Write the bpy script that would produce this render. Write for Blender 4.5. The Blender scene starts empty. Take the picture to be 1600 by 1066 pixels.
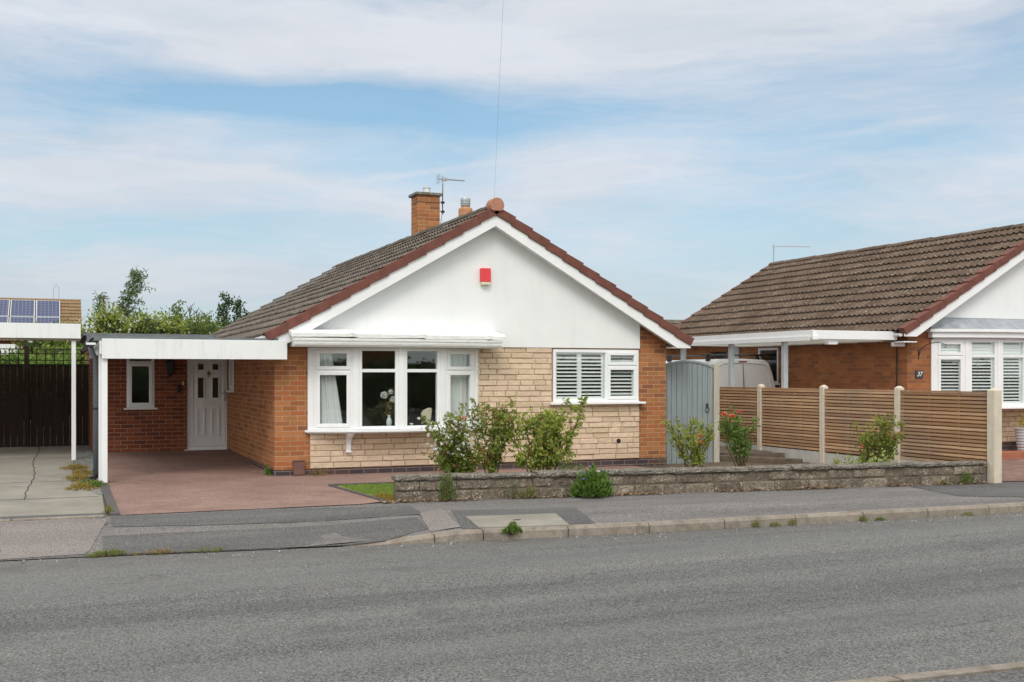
import bpy, bmesh, math, random
from mathutils import Vector
R_=random.Random(7)
D=bpy.data; S=bpy.context.scene; COL=S.collection

# ------------------------------------------------ camera
CX,CY,CZ=-2.98,-16.56,1.52
YAW=math.atan2(.379,.925)
FPX,HX,HY=1732.,800.,585.
cam=D.objects.new('camera',D.cameras.new('camera')); COL.objects.link(cam)
cam.location=(CX,CY,CZ); cam.rotation_euler=(math.pi/2,0,-YAW)
cam.data.sensor_width=36; cam.data.lens=FPX/1600*36
cam.data.shift_y=(HY-533)/1600; cam.data.clip_end=2000; cam.data.clip_start=.1
S.camera=cam
# ------------------------------------------------ exposure, sun, sky
S.view_settings.view_transform='Standard'; S.view_settings.look='None'
S.view_settings.exposure=0.24; S.view_settings.gamma=1
SUN_EL,SUN_AZ=48.,205.      # compass style: azimuth of the sun measured clockwise from +Y
sun=D.objects.new('sun',D.lights.new('sun','SUN')); COL.objects.link(sun)
sun.data.energy=1.35; sun.data.angle=math.radians(24); sun.data.color=(1,.95,.88)
sd=Vector((math.sin(math.radians(SUN_AZ))*math.cos(math.radians(SUN_EL)),math.cos(math.radians(SUN_AZ))*math.cos(math.radians(SUN_EL)),math.sin(math.radians(SUN_EL))))
sun.rotation_euler=sd.to_track_quat('Z','Y').to_euler()

class NT:
    """small helper round a node tree"""
    def __init__(s,t): s.t=t; s.n=t.nodes; s.l=t.links
    def add(s,typ,**k):
        n=s.n.new(typ)
        for a,b in k.items(): setattr(n,a,b)
        return n
    def put(s,sock,v):
        if v is None: return
        if hasattr(v,'is_output') : s.l.new(v,sock)
        else: sock.default_value=v
    def m(s,op,a,b=None,c=None,clamp=False):
        n=s.add('ShaderNodeMath',operation=op,use_clamp=clamp)
        s.put(n.inputs[0],a); s.put(n.inputs[1],b); s.put(n.inputs[2],c); return n.outputs[0]
    def vm(s,op,a,b=None,out=0):
        n=s.add('ShaderNodeVectorMath',operation=op); s.put(n.inputs[0],a); s.put(n.inputs[1],b); return n.outputs[out]
    def comb(s,x,y,z=0.):
        n=s.add('ShaderNodeCombineXYZ'); s.put(n.inputs[0],x); s.put(n.inputs[1],y); s.put(n.inputs[2],z); return n.outputs[0]
    def sep(s,v):
        n=s.add('ShaderNodeSeparateXYZ'); s.put(n.inputs[0],v); return n.outputs
    def noise(s,vec,scale,detail=3.,rough=.55,col=False):
        n=s.add('ShaderNodeTexNoise'); s.put(n.inputs['Vector'],vec); s.put(n.inputs['Scale'],scale); s.put(n.inputs['Detail'],detail); s.put(n.inputs['Roughness'],rough)
        return n.outputs[1 if col else 0]
    def mr(s,v,a,b,c=0.,d=1.):
        n=s.add('ShaderNodeMapRange'); s.put(n.inputs[0],v); s.put(n.inputs[1],a); s.put(n.inputs[2],b); s.put(n.inputs[3],c); s.put(n.inputs[4],d); return n.outputs[0]
    def mix(s,f,a,b,blend='MIX'):
        n=s.add('ShaderNodeMix',data_type='RGBA',blend_type=blend); s.put(n.inputs[0],f); s.put(n.inputs[6],c4(a)); s.put(n.inputs[7],c4(b)); return n.outputs[2]
    def ramp(s,f,stops,interp='LINEAR'):
        n=s.add('ShaderNodeValToRGB'); n.color_ramp.interpolation=interp; e=n.color_ramp.elements
        while len(e)<len(stops): e.new(.5)
        for i,(p,c) in enumerate(stops): e[i].position=p; e[i].color=c4(c)
        s.put(n.inputs[0],f); return n.outputs[0]
    def scale(s,v,k): return s.vm('MULTIPLY',v,k if hasattr(k,'is_output') else tuple(k))
def c4(c):
    if hasattr(c,'is_output'): return c
    return tuple(c) if len(c)==4 else tuple(c)+(1.,)

# world: physical sky seen through a thin, streaky sheet of cloud
W=D.worlds.new('World'); S.world=W; W.use_nodes=True
w=NT(W.node_tree); w.n.clear()
sky=w.add('ShaderNodeTexSky',sky_type='NISHITA',sun_disc=False,sun_elevation=math.radians(SUN_EL),sun_rotation=math.radians(SUN_AZ),air_density=1.0,dust_density=.6,ozone_density=2.0,altitude=0)
d=w.add('ShaderNodeTexCoord').outputs['Generated']
cr,sr=math.cos(YAW),math.sin(YAW)
rx=w.vm('DOT_PRODUCT',d,(cr,-sr,0),1); fy=w.vm('DOT_PRODUCT',d,(sr,cr,0),1); dz=w.sep(d)[2]
az=w.m('ARCTAN2',rx,fy); el=w.m('ARCSINE',dz)
P=w.comb(az,el,0.)
warp=w.noise(w.scale(P,(2.2,5.,1)),1.0,4,.6,col=True)
Pw=w.vm('ADD',P,w.scale(w.vm('SUBTRACT',warp,(.5,.5,.5)),(.34,.07,0)))
st1=w.noise(w.scale(Pw,(2.2,13.,1)),1.,8,.58)
st2=w.noise(w.scale(Pw,(7.,46.,1)),1.,9,.72)
st3=w.noise(w.scale(Pw,(3.,24.,1)),1.,8,.65)
mo=w.noise(w.scale(Pw,(26.,55.,1)),1.,5,.6)
def gpx(px,py,sx,sy,tilt=0.):
    a0=math.atan((px-800)/1732); e0=math.atan((585-py)/1732*math.cos(a0)); sx/=1732.; sy/=1732.
    da=w.m('SUBTRACT',w.sep(Pw)[0],a0); de=w.m('SUBTRACT',w.sep(Pw)[1],e0)
    de=w.m('SUBTRACT',de,w.m('MULTIPLY',da,tilt))
    q=w.m('ADD',w.m('POWER',w.m('ABSOLUTE',w.m('DIVIDE',da,sx)),2.),w.m('POWER',w.m('ABSOLUTE',w.m('DIVIDE',de,sy)),2.))
    return w.m('EXPONENT',w.m('MULTIPLY',q,-1.))
mask=w.m('ADD',w.m('MULTIPLY',w.m('SUBTRACT',st1,.5),1.5),w.m('MULTIPLY',w.m('SUBTRACT',st2,.5),.95))
mask=w.m('ADD',mask,w.m('MULTIPLY',w.m('SUBTRACT',mo,.5),.22))
mask=w.m('ADD',mask,w.m('MULTIPLY',w.m('SUBTRACT',st3,.5),.9)); mask=w.m('ADD',mask,.91)
for px,py,sx,sy,k,t in [(150,150,270,50,-.62,0.),(420,165,190,60,-.55,-.15),(620,185,260,48,-.75,-.1),(60,200,120,60,-.3,0),(980,180,300,48,-.62,-.05),(1330,120,200,40,-.3,0),(1560,90,90,60,-.45,0),
        (1400,230,260,45,-.4,0),(560,265,180,35,-.45,.1),(200,370,380,35,-.35,0),(1050,375,300,60,-.30,0),(400,290,300,30,.25,0),(350,105,110,34,.55,-.05),(800,60,500,60,.35,.05),(200,30,500,45,.25,0),(230,270,320,55,.3,0),(1100,40,500,50,.3,0),(950,270,160,40,.4,0),(350,440,500,28,.5,0)]:
    mask=w.m('ADD',mask,w.m('MULTIPLY',gpx(px,py,sx,sy,t),k))
def trail(x0,y0,x1,y1,wd,k):
    a0=math.atan((x0-800)/1732); a1=math.atan((x1-800)/1732); e0=math.atan((585-y0)/1732*math.cos(a0)); e1=math.atan((585-y1)/1732*math.cos(a1))
    L=math.hypot(a1-a0,e1-e0); ux,uy=(a1-a0)/L,(e1-e0)/L
    Pt=w.vm('ADD',P,w.scale(w.vm('SUBTRACT',w.noise(P,26.,3,.6,col=True),(.5,.5,.5)),(.012,.008,0)))
    o=w.vm('SUBTRACT',Pt,((a0+a1)/2,(e0+e1)/2,0)); al=w.vm('DOT_PRODUCT',o,(ux,uy,0),1); ac=w.vm('DOT_PRODUCT',o,(-uy,ux,0),1)
    q=w.m('ADD',w.m('POWER',w.m('ABSOLUTE',w.m('DIVIDE',al,L*.55)),6.),w.m('POWER',w.m('ABSOLUTE',w.m('DIVIDE',ac,wd/1732)),2.))
    return w.m('MULTIPLY',w.m('EXPONENT',w.m('MULTIPLY',q,-1.)),k)
mask=w.m('ADD',mask,trail(575,280,765,254,5,.38)); mask=w.m('ADD',mask,trail(1290,212,1480,182,6,.32))
mask=w.mr(mask,0.,1.15,.17,.97)
low=w.m('ADD',w.mr(el,0.02,.16,.9,0.),w.m('MULTIPLY',w.m('SUBTRACT',st1,.5),-1.4),clamp=True)
cloud=w.mix(low,(6.0,6.3,6.9),(4.1,4.75,5.3))
shade=w.noise(w.scale(Pw,(4.5,19.,1)),1.,9,.6); cloud=w.mix(w.mr(shade,.42,.66,0.,.55),cloud,(4.1,4.75,5.45))
cloud=w.mix(w.m('MULTIPLY',w.mr(st3,.40,.62,.0,.6),w.mr(st2,.35,.65,.35,1.)),cloud,(6.3,6.3,6.55))
behind=w.m('MAXIMUM',w.mr(fy,-.3,.5,1.,0.),w.mr(el,.45,.9,0.,1.))        # unseen cloud behind the camera and overhead, boosted as soft frontal fill light
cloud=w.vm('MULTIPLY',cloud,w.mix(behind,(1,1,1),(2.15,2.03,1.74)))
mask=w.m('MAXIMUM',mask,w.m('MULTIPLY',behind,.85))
tone=w.mix(1.,sky.outputs[0],(.80,1.03,1.00),'MULTIPLY')
lo2=w.mr(el,0.,.20,1.,0.); tone=w.vm('MULTIPLY',tone,w.mix(lo2,(1.03,1.03,1.03),(.70,.745,.80)))
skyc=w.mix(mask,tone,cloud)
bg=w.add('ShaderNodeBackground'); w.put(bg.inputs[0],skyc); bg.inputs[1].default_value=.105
w.l.new(bg.outputs[0],w.add('ShaderNodeOutputWorld').inputs[0])

# ------------------------------------------------ pixel rays onto real planes (photo measured at known depths)
def _ray(px): t=(px-HX)/FPX; return (t*cr+sr, -t*sr+cr)
def onz(px,py,z=-.03):
    Z=(z-CZ)*FPX/(HY-py); a,b=_ray(px); return (CX+a*Z,CY+b*Z)
def ony(px,py,y):
    a,b=_ray(px); Z=(y-CY)/b; return (CX+a*Z, CZ+(HY-py)/FPX*Z)

# ------------------------------------------------ object helpers
ROOT={}
def props(o,label=None,cat=None,group=None,kind=None):
    if label: o['label']=label
    if cat: o['category']=cat
    if group: o['group']=group
    if kind: o['kind']=kind
    return o
def thing(name,label,cat,loc=(0,0,0),group=None):
    o=D.objects.new(name,None); COL.objects.link(o); o.location=loc; o.empty_display_size=.2
    ROOT[o.name]=Vector(loc); return props(o,label,cat,group)
def uniq(v):
    return (v/v.length) if v.length else v
class MB:
    def __init__(s): s.v=[];s.f=[];s.t=[];s.ms=[];s.mi=0;s.tint=.5
    def q(s,pts,tint=None):
        b=len(s.v); s.v+= [tuple(p) for p in pts]; s.f.append(tuple(range(b,b+len(pts)))); s.t.append(s.tint if tint is None else tint); s.ms.append(s.mi); return s
    def mesh(s,vs,fs,tint=None):
        b=len(s.v); s.v+=[tuple(p) for p in vs]
        for f in fs: s.f.append(tuple(b+i for i in f)); s.t.append(s.tint if tint is None else tint); s.ms.append(s.mi)
        return s
    def hexa(s,p,tint=None):   # p: 4 bottom ccw, 4 top ccw
        return s.mesh(p,[(3,2,1,0),(4,5,6,7),(0,1,5,4),(1,2,6,5),(2,3,7,6),(3,0,4,7)],tint)
    def box(s,x0,x1,y0,y1,z0,z1,tint=None):
        x0,x1=min(x0,x1),max(x0,x1);y0,y1=min(y0,y1),max(y0,y1)
        return s.hexa([(x0,y0,z0),(x1,y0,z0),(x1,y1,z0),(x0,y1,z0),(x0,y0,z1),(x1,y0,z1),(x1,y1,z1),(x0,y1,z1)],tint)
    def ob(s,fr,u0,u1,n0,n1,z0,z1,tint=None):  # box in frame (origin,u,n)
        O,u,n=fr; g=lambda a,b,z:(O[0]+u[0]*a+n[0]*b,O[1]+u[1]*a+n[1]*b,z)
        if n0<n1: n0,n1=n1,n0     # n points outwards; put outer face first
        p=[g(u0,n0,z0),g(u1,n0,z0),g(u1,n1,z0),g(u0,n1,z0)]; q=[(a,b,z1) for a,b,_ in p]
        return s.hexa(p+q,tint)
    def prism(s,poly,z0,z1,tint=None):
        n=len(poly); vs=[(x,y,z0) for x,y in poly]+[(x,y,z1) for x,y in poly]
        fs=[tuple(range(n-1,-1,-1)),tuple(range(n,2*n))]+[(i,(i+1)%n,n+(i+1)%n,n+i) for i in range(n)]
        return s.mesh(vs,fs,tint)
    def xzprism(s,poly,y0,y1,tint=None):   # poly of (x,z), ccw seen from -y ; y0 front
        n=len(poly); vs=[(x,y0,z) for x,z in poly]+[(x,y1,z) for x,z in poly]
        fs=[tuple(range(n)),tuple(range(2*n-1,n-1,-1))]+[(i,n+i,n+(i+1)%n,(i+1)%n) for i in range(n)]
        return s.mesh(vs,fs,tint)
    def tube(s,pts,r,k=8,cap=True,tint=None):
        pts=[Vector(p) for p in pts]; n=len(pts); rr=r if isinstance(r,(list,tuple)) else [r]*n
        vs=[];fs=[]
        for i,p in enumerate(pts):
            t=uniq(pts[min(i+1,n-1)]-pts[max(i-1,0)])
            a=Vector((0,0,1)) if abs(t.z)<.9 else Vector((1,0,0)); e1=uniq(t.cross(a)); e2=e1.cross(t)
            for j in range(k):
                w_=2*math.pi*j/k; vs.append(p+(e1*math.cos(w_)+e2*math.sin(w_))*rr[i])
        for i in range(n-1):
            for j in range(k):
                a=i*k+j;b=i*k+(j+1)%k; fs.append((a,a+k,b+k,b))
        if cap: fs.append(tuple(range(k))); fs.append(tuple(range(n*k-1,(n-1)*k-1,-1)))
        return s.mesh(vs,fs,tint)
    def lathe(s,c,prof,k=20,tint=None):
        vs=[];fs=[];n=len(prof)
        for r,z in prof:
            for j in range(k):
                w_=2*math.pi*j/k; vs.append((c[0]+r*math.cos(w_),c[1]+r*math.sin(w_),c[2]+z))
        for i in range(n-1):
            for j in range(k):
                a=i*k+j;b=i*k+(j+1)%k; fs.append((a,b,b+k,a+k))
        fs.append(tuple(range(k-1,-1,-1))); fs.append(tuple(range((n-1)*k,n*k)))
        return s.mesh(vs,fs,tint)
    def blob(s,c,r,seed=0,amp=.15,k=10,tint=None,sq=(1,1,1)):
        rr=random.Random(seed); vs=[];fs=[]; m=k//2+2
        for i in range(m):
            ph=math.pi*i/(m-1)
            for j in range(k):
                th=2*math.pi*j/k; q=r*(1+rr.uniform(-amp,amp)) if 0<i<m-1 else r
                vs.append((c[0]+sq[0]*q*math.sin(ph)*math.cos(th),c[1]+sq[1]*q*math.sin(ph)*math.sin(th),c[2]+sq[2]*q*math.cos(ph)))
        for i in range(m-1):
            for j in range(k): a=i*k+j;b=i*k+(j+1)%k; fs.append((a,a+k,b+k,b))
        return s.mesh(vs,fs,tint)
    def build(s,name,mat,parent=None,smooth=False,bevel=0,uvscale=None):
        me=D.meshes.new(name); off=ROOT.get(parent.name,Vector((0,0,0))) if parent else Vector((0,0,0))
        me.from_pydata([tuple(Vector(v)-off) for v in s.v],[],s.f)
        for mt in (mat if isinstance(mat,(list,tuple)) else [mat]): me.materials.append(mt)
        if isinstance(mat,(list,tuple)): me.polygons.foreach_set('material_index',s.ms)
        at=me.attributes.new('tint','FLOAT','FACE'); at.data.foreach_set('value',s.t)
        uv=me.uv_layers.new(name='UVMap')
        for p in me.polygons:
            n=p.normal; ax=max(range(3),key=lambda i:abs(n[i]))
            for li in p.loop_indices:
                v=s.v[me.loops[li].vertex_index]
                uv.data[li].uv=(v[1],v[2]) if ax==0 else ((v[0],v[2]) if ax==1 else (v[0],v[1]))
        if smooth: me.polygons.foreach_set('use_smooth',[True]*len(me.polygons))
        me.update()
        o=D.objects.new(name,me); COL.objects.link(o)
        if parent: o.parent=parent; ROOT[o.name]=off
        if bevel:
            m=o.modifiers.new('bevel','BEVEL'); m.width=bevel; m.segments=2; m.limit_method='ANGLE'; m.angle_limit=math.radians(40)
        return o
def mb(): return MB()
def struct(o): o['kind']='structure'; return o

# ------------------------------------------------ materials
MATS={}
def mat(name,fn):
    if name in MATS: return MATS[name]
    m=D.materials.new(name); m.use_nodes=True; t=NT(m.node_tree); t.n.clear()
    b=t.add('ShaderNodeBsdfPrincipled'); o=t.add('ShaderNodeOutputMaterial'); t.l.new(b.outputs[0],o.inputs[0])
    t.b=b; t.o=o; b.inputs['Roughness'].default_value=.8; b.inputs['Specular IOR Level'].default_value=.3
    t.obj=t.add('ShaderNodeTexCoord').outputs['Object']; t.pos=t.add('ShaderNodeNewGeometry').outputs['Position']
    t.uv=t.add('ShaderNodeTexCoord').outputs['UV']
    a=t.add('ShaderNodeAttribute'); a.attribute_name='tint'; t.tint=a.outputs['Fac']
    fn(t); MATS[name]=m; return m
def bump(t,h,strength=.5,dist=.01):
    n=t.add('ShaderNodeBump'); n.inputs['Strength'].default_value=strength; n.inputs['Distance'].default_value=dist; t.put(n.inputs['Height'],h); t.l.new(n.outputs[0],t.b.inputs['Normal'])
def base(t,c): t.put(t.b.inputs['Base Color'],c4(c))
def plain(name,c,rough=.6,var=.12,sc=6.,metal=0.,spec=.3,bmp=0.,bsc=60.,streak=False):
    def fn(t):
        v=t.scale(t.pos,(1,1,.25)) if streak else t.pos
        n=t.noise(v,sc,5,.6); base(t,t.mix(t.mr(n,.3,.7),[x*(1-var) for x in c],[min(1,x*(1+var)) for x in c]))
        t.b.inputs['Roughness'].default_value=rough; t.b.inputs['Metallic'].default_value=metal; t.b.inputs['Specular IOR Level'].default_value=spec
        if bmp: bump(t,t.noise(t.pos,bsc,3),bmp,.003)
    return mat(name,fn)
def brickmat(name,pal,mortar,bw=.225,bh=.075,mj=.010,dirt=.35,off=.5):
    def fn(t):
        u,v,_=t.sep(t.uv)
        row=t.m('FLOOR',t.m('DIVIDE',v,bh)); sh=t.m('MULTIPLY',t.m('FLOORED_MODULO',row,2.),off)
        cu=t.m('ADD',t.m('DIVIDE',u,bw),sh); colm=t.m('FLOOR',cu)
        wn=t.add('ShaderNodeTexWhiteNoise',noise_dimensions='2D'); t.put(wn.inputs['Vector'],t.comb(colm,row)); 
        fu=t.m('FRACT',cu); fv=t.m('FRACT',t.m('DIVIDE',v,bh))
        wob=t.m('MULTIPLY',t.m('SUBTRACT',t.noise(t.pos,30.,2),.5),.004)
        eu=t.m('MULTIPLY',t.m('MINIMUM',fu,t.m('SUBTRACT',1.,fu)),bw); ev=t.m('MULTIPLY',t.m('MINIMUM',fv,t.m('SUBTRACT',1.,fv)),bh)
        e=t.m('ADD',t.m('MINIMUM',eu,ev),wob)
        face=t.mr(e,mj*.5-.0015,mj*.5+.0015)
        n=len(pal); c=t.ramp(wn.outputs[0],[(i/n,pal[i]) for i in range(n)],'CONSTANT')
        g=t.noise(t.pos,45.,4,.7); c=t.mix(t.mr(g,.3,.75,0.,.35),c,(.10,.045,.02))
        big=t.noise(t.pos,1.3,4,.6); c=t.mix(t.mr(big,.45,.8,0.,dirt),c,[x*.55 for x in pal[0]])
        base(t,t.mix(face,t.mix(t.mr(t.noise(t.pos,5.,4),.35,.7),mortar,[x*.72 for x in mortar]),c))
        t.b.inputs['Roughness'].default_value=.88
        bump(t,t.m('ADD',face,t.m('MULTIPLY',g,.5)),.6,.006)
    return mat(name,fn)
ORANGE=[(.39,.145,.055),(.44,.175,.065),(.34,.125,.05),(.47,.20,.08),(.42,.14,.055),(.26,.105,.055),(.40,.18,.07),(.36,.15,.06)]
M_BRICK=brickmat('orange_brick',ORANGE,(.50,.31,.20))
RED=[(.22,.060,.030),(.26,.072,.036),(.19,.052,.028),(.29,.085,.042),(.23,.065,.03),(.15,.048,.03)]
M_RED=brickmat('red_brick',RED,(.40,.24,.18))
M_BRICK37=brickmat('brown_brick',[(.36,.135,.052),(.40,.16,.062),(.30,.11,.048),(.34,.14,.06),(.25,.10,.05)],(.34,.19,.115),mj=.008)
M_PLINTH=brickmat('blue_plinth_brick',[(.050,.045,.058),(.065,.055,.065),(.085,.055,.058),(.045,.042,.055)],(.27,.20,.17),dirt=.1)
M_WHITE=plain('white_plastic',(.80,.81,.83),.35,.03,3.,spec=.5)
def f_render(t):
    n=t.noise(t.pos,2.,6,.65); n2=t.noise(t.scale(t.pos,(6,6,.8)),1.,4,.6)
    c=t.mix(t.mr(n,.35,.7),(.80,.81,.82),(.75,.765,.78)); c=t.mix(t.mr(n2,.55,.8,0.,.35),c,(.62,.62,.60)); base(t,c); t.b.inputs['Roughness'].default_value=.7
    bump(t,t.noise(t.pos,90.,3),.15,.003)
M_RENDER=mat('white_render',f_render)
def f_board(t):   # painted board with green-grey rain marks
    n2=t.noise(t.scale(t.pos,(9,9,1.2)),1.,6,.7); n3=t.noise(t.pos,60.,4,.7)
    m=t.m('MULTIPLY',t.mr(n2,.50,.72),t.mr(n3,.35,.65)); base(t,t.mix(t.m('MULTIPLY',m,.6),(.77,.785,.80),(.36,.38,.36))); t.b.inputs['Roughness'].default_value=.45
M_BOARD=mat('stained_white_board',f_board)
def f_glass(t):
    gl=t.add('ShaderNodeBsdfGlossy'); gl.inputs['Roughness'].default_value=.015; gl.inputs['Color'].default_value=(.9,.95,.95,1)
    tr=t.add('ShaderNodeBsdfTransparent'); tr.inputs['Color'].default_value=(.90,.93,.92,1)
    fr=t.add('ShaderNodeLayerWeight'); fr.inputs[0].default_value=.5; fz=t.m('ADD',t.m('MULTIPLY',t.m('POWER',fr.outputs['Facing'],5.),.85),.115,clamp=True)
    bp=t.add('ShaderNodeBump'); bp.inputs['Strength'].default_value=.05; bp.inputs['Distance'].default_value=.004; t.put(bp.inputs['Height'],t.noise(t.pos,3.,2)); t.l.new(bp.outputs[0],gl.inputs['Normal'])
    mx=t.add('ShaderNodeMixShader'); t.put(mx.inputs[0],fz); t.l.new(tr.outputs[0],mx.inputs[1]); t.l.new(gl.outputs[0],mx.inputs[2]); t.l.new(mx.outputs[0],t.o.inputs[0])
M_GLASS=mat('window_glass',f_glass)
M_DARKGLASS=plain('patterned_dark_glass',(.035,.03,.028),.12,.5,60.,spec=.6,bmp=.4,bsc=70.)
M_STONE=None
def f_stone(t):
    c=t.ramp(t.tint,[(0.,(.60,.47,.34)),(.3,(.68,.545,.41)),(.55,(.74,.595,.455)),(.8,(.65,.51,.385)),(1.,(.74,.565,.455))])
    g=t.noise(t.scale(t.pos,(14,14,34)),1.,5,.7); c=t.mix(t.mr(g,.40,.72,0.,.55),c,(.40,.28,.17)); g2=t.noise(t.pos,2.2,4,.6); c=t.mix(t.mr(g2,.5,.8,0.,.3),c,(.38,.29,.20))
    base(t,c); t.b.inputs['Roughness'].default_value=.9; bump(t,g,.7,.012)
M_STONE=mat('cream_split_stone',f_stone)
M_STONEJOINT=plain('stone_joint',(.36,.23,.155),.95,.2,12.)
def f_wallstone(t):
    c=t.ramp(t.tint,[(0.,(.16,.125,.095)),(.35,(.25,.205,.155)),(.6,(.34,.28,.215)),(.85,(.21,.16,.12)),(1.,(.46,.385,.30))])
    g=t.noise(t.pos,22.,6,.75); c=t.mix(t.mr(t.noise(t.pos,3.2,5,.65),.42,.62,0.,.65),c,(.12,.095,.072)); c=t.mix(t.mr(g,.42,.62,0.,.85),c,(.075,.062,.05))
    l=t.noise(t.pos,48.,4,.7); l2=t.noise(t.pos,5.,3); c=t.mix(t.m('MULTIPLY',t.mr(l,.54,.62),t.mr(l2,.45,.60,.10,.9)),c,(.60,.56,.49))
    base(t,c); t.b.inputs['Roughness'].default_value=.95; bump(t,t.m('ADD',g,t.m('MULTIPLY',l,.5)),1.,.016)
M_WSTONE=mat('weathered_wall_stone',f_wallstone)
def f_coping(t):
    g=t.noise(t.pos,9.,6,.7); g2=t.noise(t.pos,70.,3,.6)
    c=t.mix(t.mr(g,.35,.65),(.13,.115,.10),(.31,.28,.235)); c=t.mix(t.mr(g2,.48,.58,0.,.85),c,(.045,.04,.036)); l=t.noise(t.pos,30.,4,.7); c=t.mix(t.mr(l,.6,.66,0.,.7),c,(.50,.48,.43)); base(t,c); t.b.inputs['Roughness'].default_value=.95; bump(t,t.m('ADD',g2,g),.9,.012)
M_COPING=mat('mossy_coping',f_coping)
def tilemat(name,a,b,c_,lich):
    def fn(t):
        c=t.ramp(t.tint,[(0.,a),(.5,b),(1.,c_)])
        g=t.noise(t.pos,14.,6,.7); c=t.mix(t.mr(g,.4,.7,0.,.55),c,[x*.5 for x in a])
        l=t.noise(t.pos,26.,5,.65); l2=t.noise(t.pos,1.1,3); c=t.mix(t.m('MULTIPLY',t.mr(l,.585,.64),t.mr(l2,.35,.7,.25,lich)),c,(.42,.40,.35))
        s2=t.noise(t.pos,.7,4,.6); c=t.mix(t.mr(s2,.45,.75,0.,.4),c,[x*.62 for x in b])
        base(t,c); t.b.inputs['Roughness'].default_value=.92; bump(t,g,.5,.008)
    return mat(name,fn)
M_TILE=tilemat('grey_brown_roof_tile',(.098,.080,.066),(.136,.113,.094),(.182,.155,.130),.8)
M_TILE37=tilemat('brown_roof_tile',(.096,.063,.045),(.128,.089,.065),(.165,.120,.088),1.)
M_TILEFAR=tilemat('ochre_roof_tile',(.22,.13,.07),(.28,.18,.09),(.25,.17,.10),1.)
M_VERGE=plain('red_brown_verge_tile',(.155,.060,.046),.75,.22,7.,bmp=.3)
M_RIDGEEND=plain('pink_clay',(.40,.19,.13),.8,.2,22.,bmp=.3)
def asphalt(name,a,b,speck=.5,warm=(.20,.17,.15),stain=.5,streak=(.35,1.6,1),wear=False):
    def fn(t):
        f1=t.noise(t.pos,62.,3,.75); f2=t.noise(t.pos,190.,2,.6); big=t.noise(t.scale(t.pos,streak),1.,5,.6); mid=t.noise(t.pos,5.,5,.65)
        c=t.mix(t.mr(big,.35,.68),a,b); c=t.mix(t.mr(mid,.5,.8,0.,stain),c,warm); blot=t.noise(t.pos,1.7,6,.7); c=t.mix(t.mr(blot,.55,.72,0.,.30),c,[x*.72 for x in a])
        k=t.mr(f1,.33,.67,1-speck,1+speck); k2=t.mr(f2,.3,.7,1-speck*.6,1+speck*.6); k=t.m('MULTIPLY',k,k2)
        c=t.vm('MULTIPLY',c,t.comb(k,k,k)); v=t.add('ShaderNodeTexVoronoi'); t.put(v.inputs['Vector'],t.pos); v.inputs['Scale'].default_value=55.
        c=t.mix(t.mr(v.outputs['Distance'],.0,.16,.55*speck,0.),c,(.46,.44,.40)); 
        if wear:
            cn=t.noise(t.scale(t.pos,(.55,1.5,1)),1.,6,.6); cm=t.noise(t.pos,.45,3,.5); k=t.m('MULTIPLY',t.mr(t.m('ABSOLUTE',t.m('SUBTRACT',cn,.5)),.002,.008,1.,0.),t.mr(cm,.52,.62,0.,.75)); c=t.mix(k,c,(.045,.042,.04))
            tr=t.noise(t.scale(t.pos,(.05,.9,1)),1.,3,.5); c=t.mix(t.mr(tr,.45,.62,0.,.30),c,(.205,.203,.198)); oi=t.noise(t.pos,.9,4,.6); c=t.mix(t.mr(oi,.64,.74,0.,.35),c,(.07,.068,.066))
            ed=t.m('ABSOLUTE',t.m('ADD',t.sep(t.pos)[1],t.m('ADD',6.25,t.m('MULTIPLY',t.sep(t.pos)[0],.055)))); c=t.mix(t.m('MULTIPLY',t.mr(ed,.05,.55,.55,0.),t.mr(mid,.35,.65)),c,(.10,.088,.078))
        base(t,c); t.b.inputs['Roughness'].default_value=.9; bump(t,t.m('ADD',f1,f2),.6,.006)
    return mat(name,fn)
M_ROAD=asphalt('road_asphalt',(.104,.105,.105),(.162,.160,.156),.85,(.165,.152,.142),.4,(.13,1.7,1),True)
M_PAVE=asphalt('pavement_asphalt',(.128,.121,.119),(.200,.184,.178),.80,(.215,.190,.182),.5,(.3,2.2,1),False)
M_PATCH=asphalt('dark_patch_asphalt',(.090,.088,.089),(.135,.130,.129),.75,(.15,.138,.132),.4)
M_PINKPAVE=asphalt('pinkish_pavement',(.195,.172,.165),(.245,.215,.205),.55,(.17,.15,.145),.4)
M_DRIVE=asphalt('red_tarmac',(.222,.138,.116),(.31,.200,.170),.55,(.125,.09,.078),.6,(.9,1.1,1))
M_EDGE=asphalt('dark_edging',(.085,.08,.08),(.11,.10,.10),.3)
def f_conc(t):
    n=t.noise(t.pos,1.4,6,.65); n2=t.noise(t.scale(t.pos,(3,28,1)),1.,5,.65); n3=t.noise(t.pos,80.,3,.6)
    c=t.mix(t.mr(n,.35,.7),(.225,.208,.178),(.325,.305,.265)); c=t.mix(t.mr(n2,.5,.75,0.,.5),c,(.155,.142,.12)); c=t.mix(t.mr(n3,.45,.7,0.,.3),c,(.14,.13,.115)); base(t,c); t.b.inputs['Roughness'].default_value=.9; bump(t,t.m('ADD',n2,n3),.4,.006)
M_CONC=mat('worn_concrete',f_conc)
def f_kerb(t):
    g=t.noise(t.pos,90.,3,.6); b_=t.noise(t.pos,3.,5,.65); c=t.mix(t.mr(b_,.35,.7),(.26,.215,.175),(.40,.35,.30)); c=t.mix(t.mr(g,.45,.7,0.,.6),c,(.15,.125,.10)); c=t.mix(t.mr(t.noise(t.pos,7.,6,.7),.45,.68,0.,.7),c,(.13,.115,.095)); c=t.mix(t.mr(t.tint,0.,1.,0.,.35),c,(.20,.18,.16)); base(t,c); t.b.inputs['Roughness'].default_value=.95; bump(t,g,.8,.01)
M_KERB=mat('kerb_concrete',f_kerb)
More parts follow.
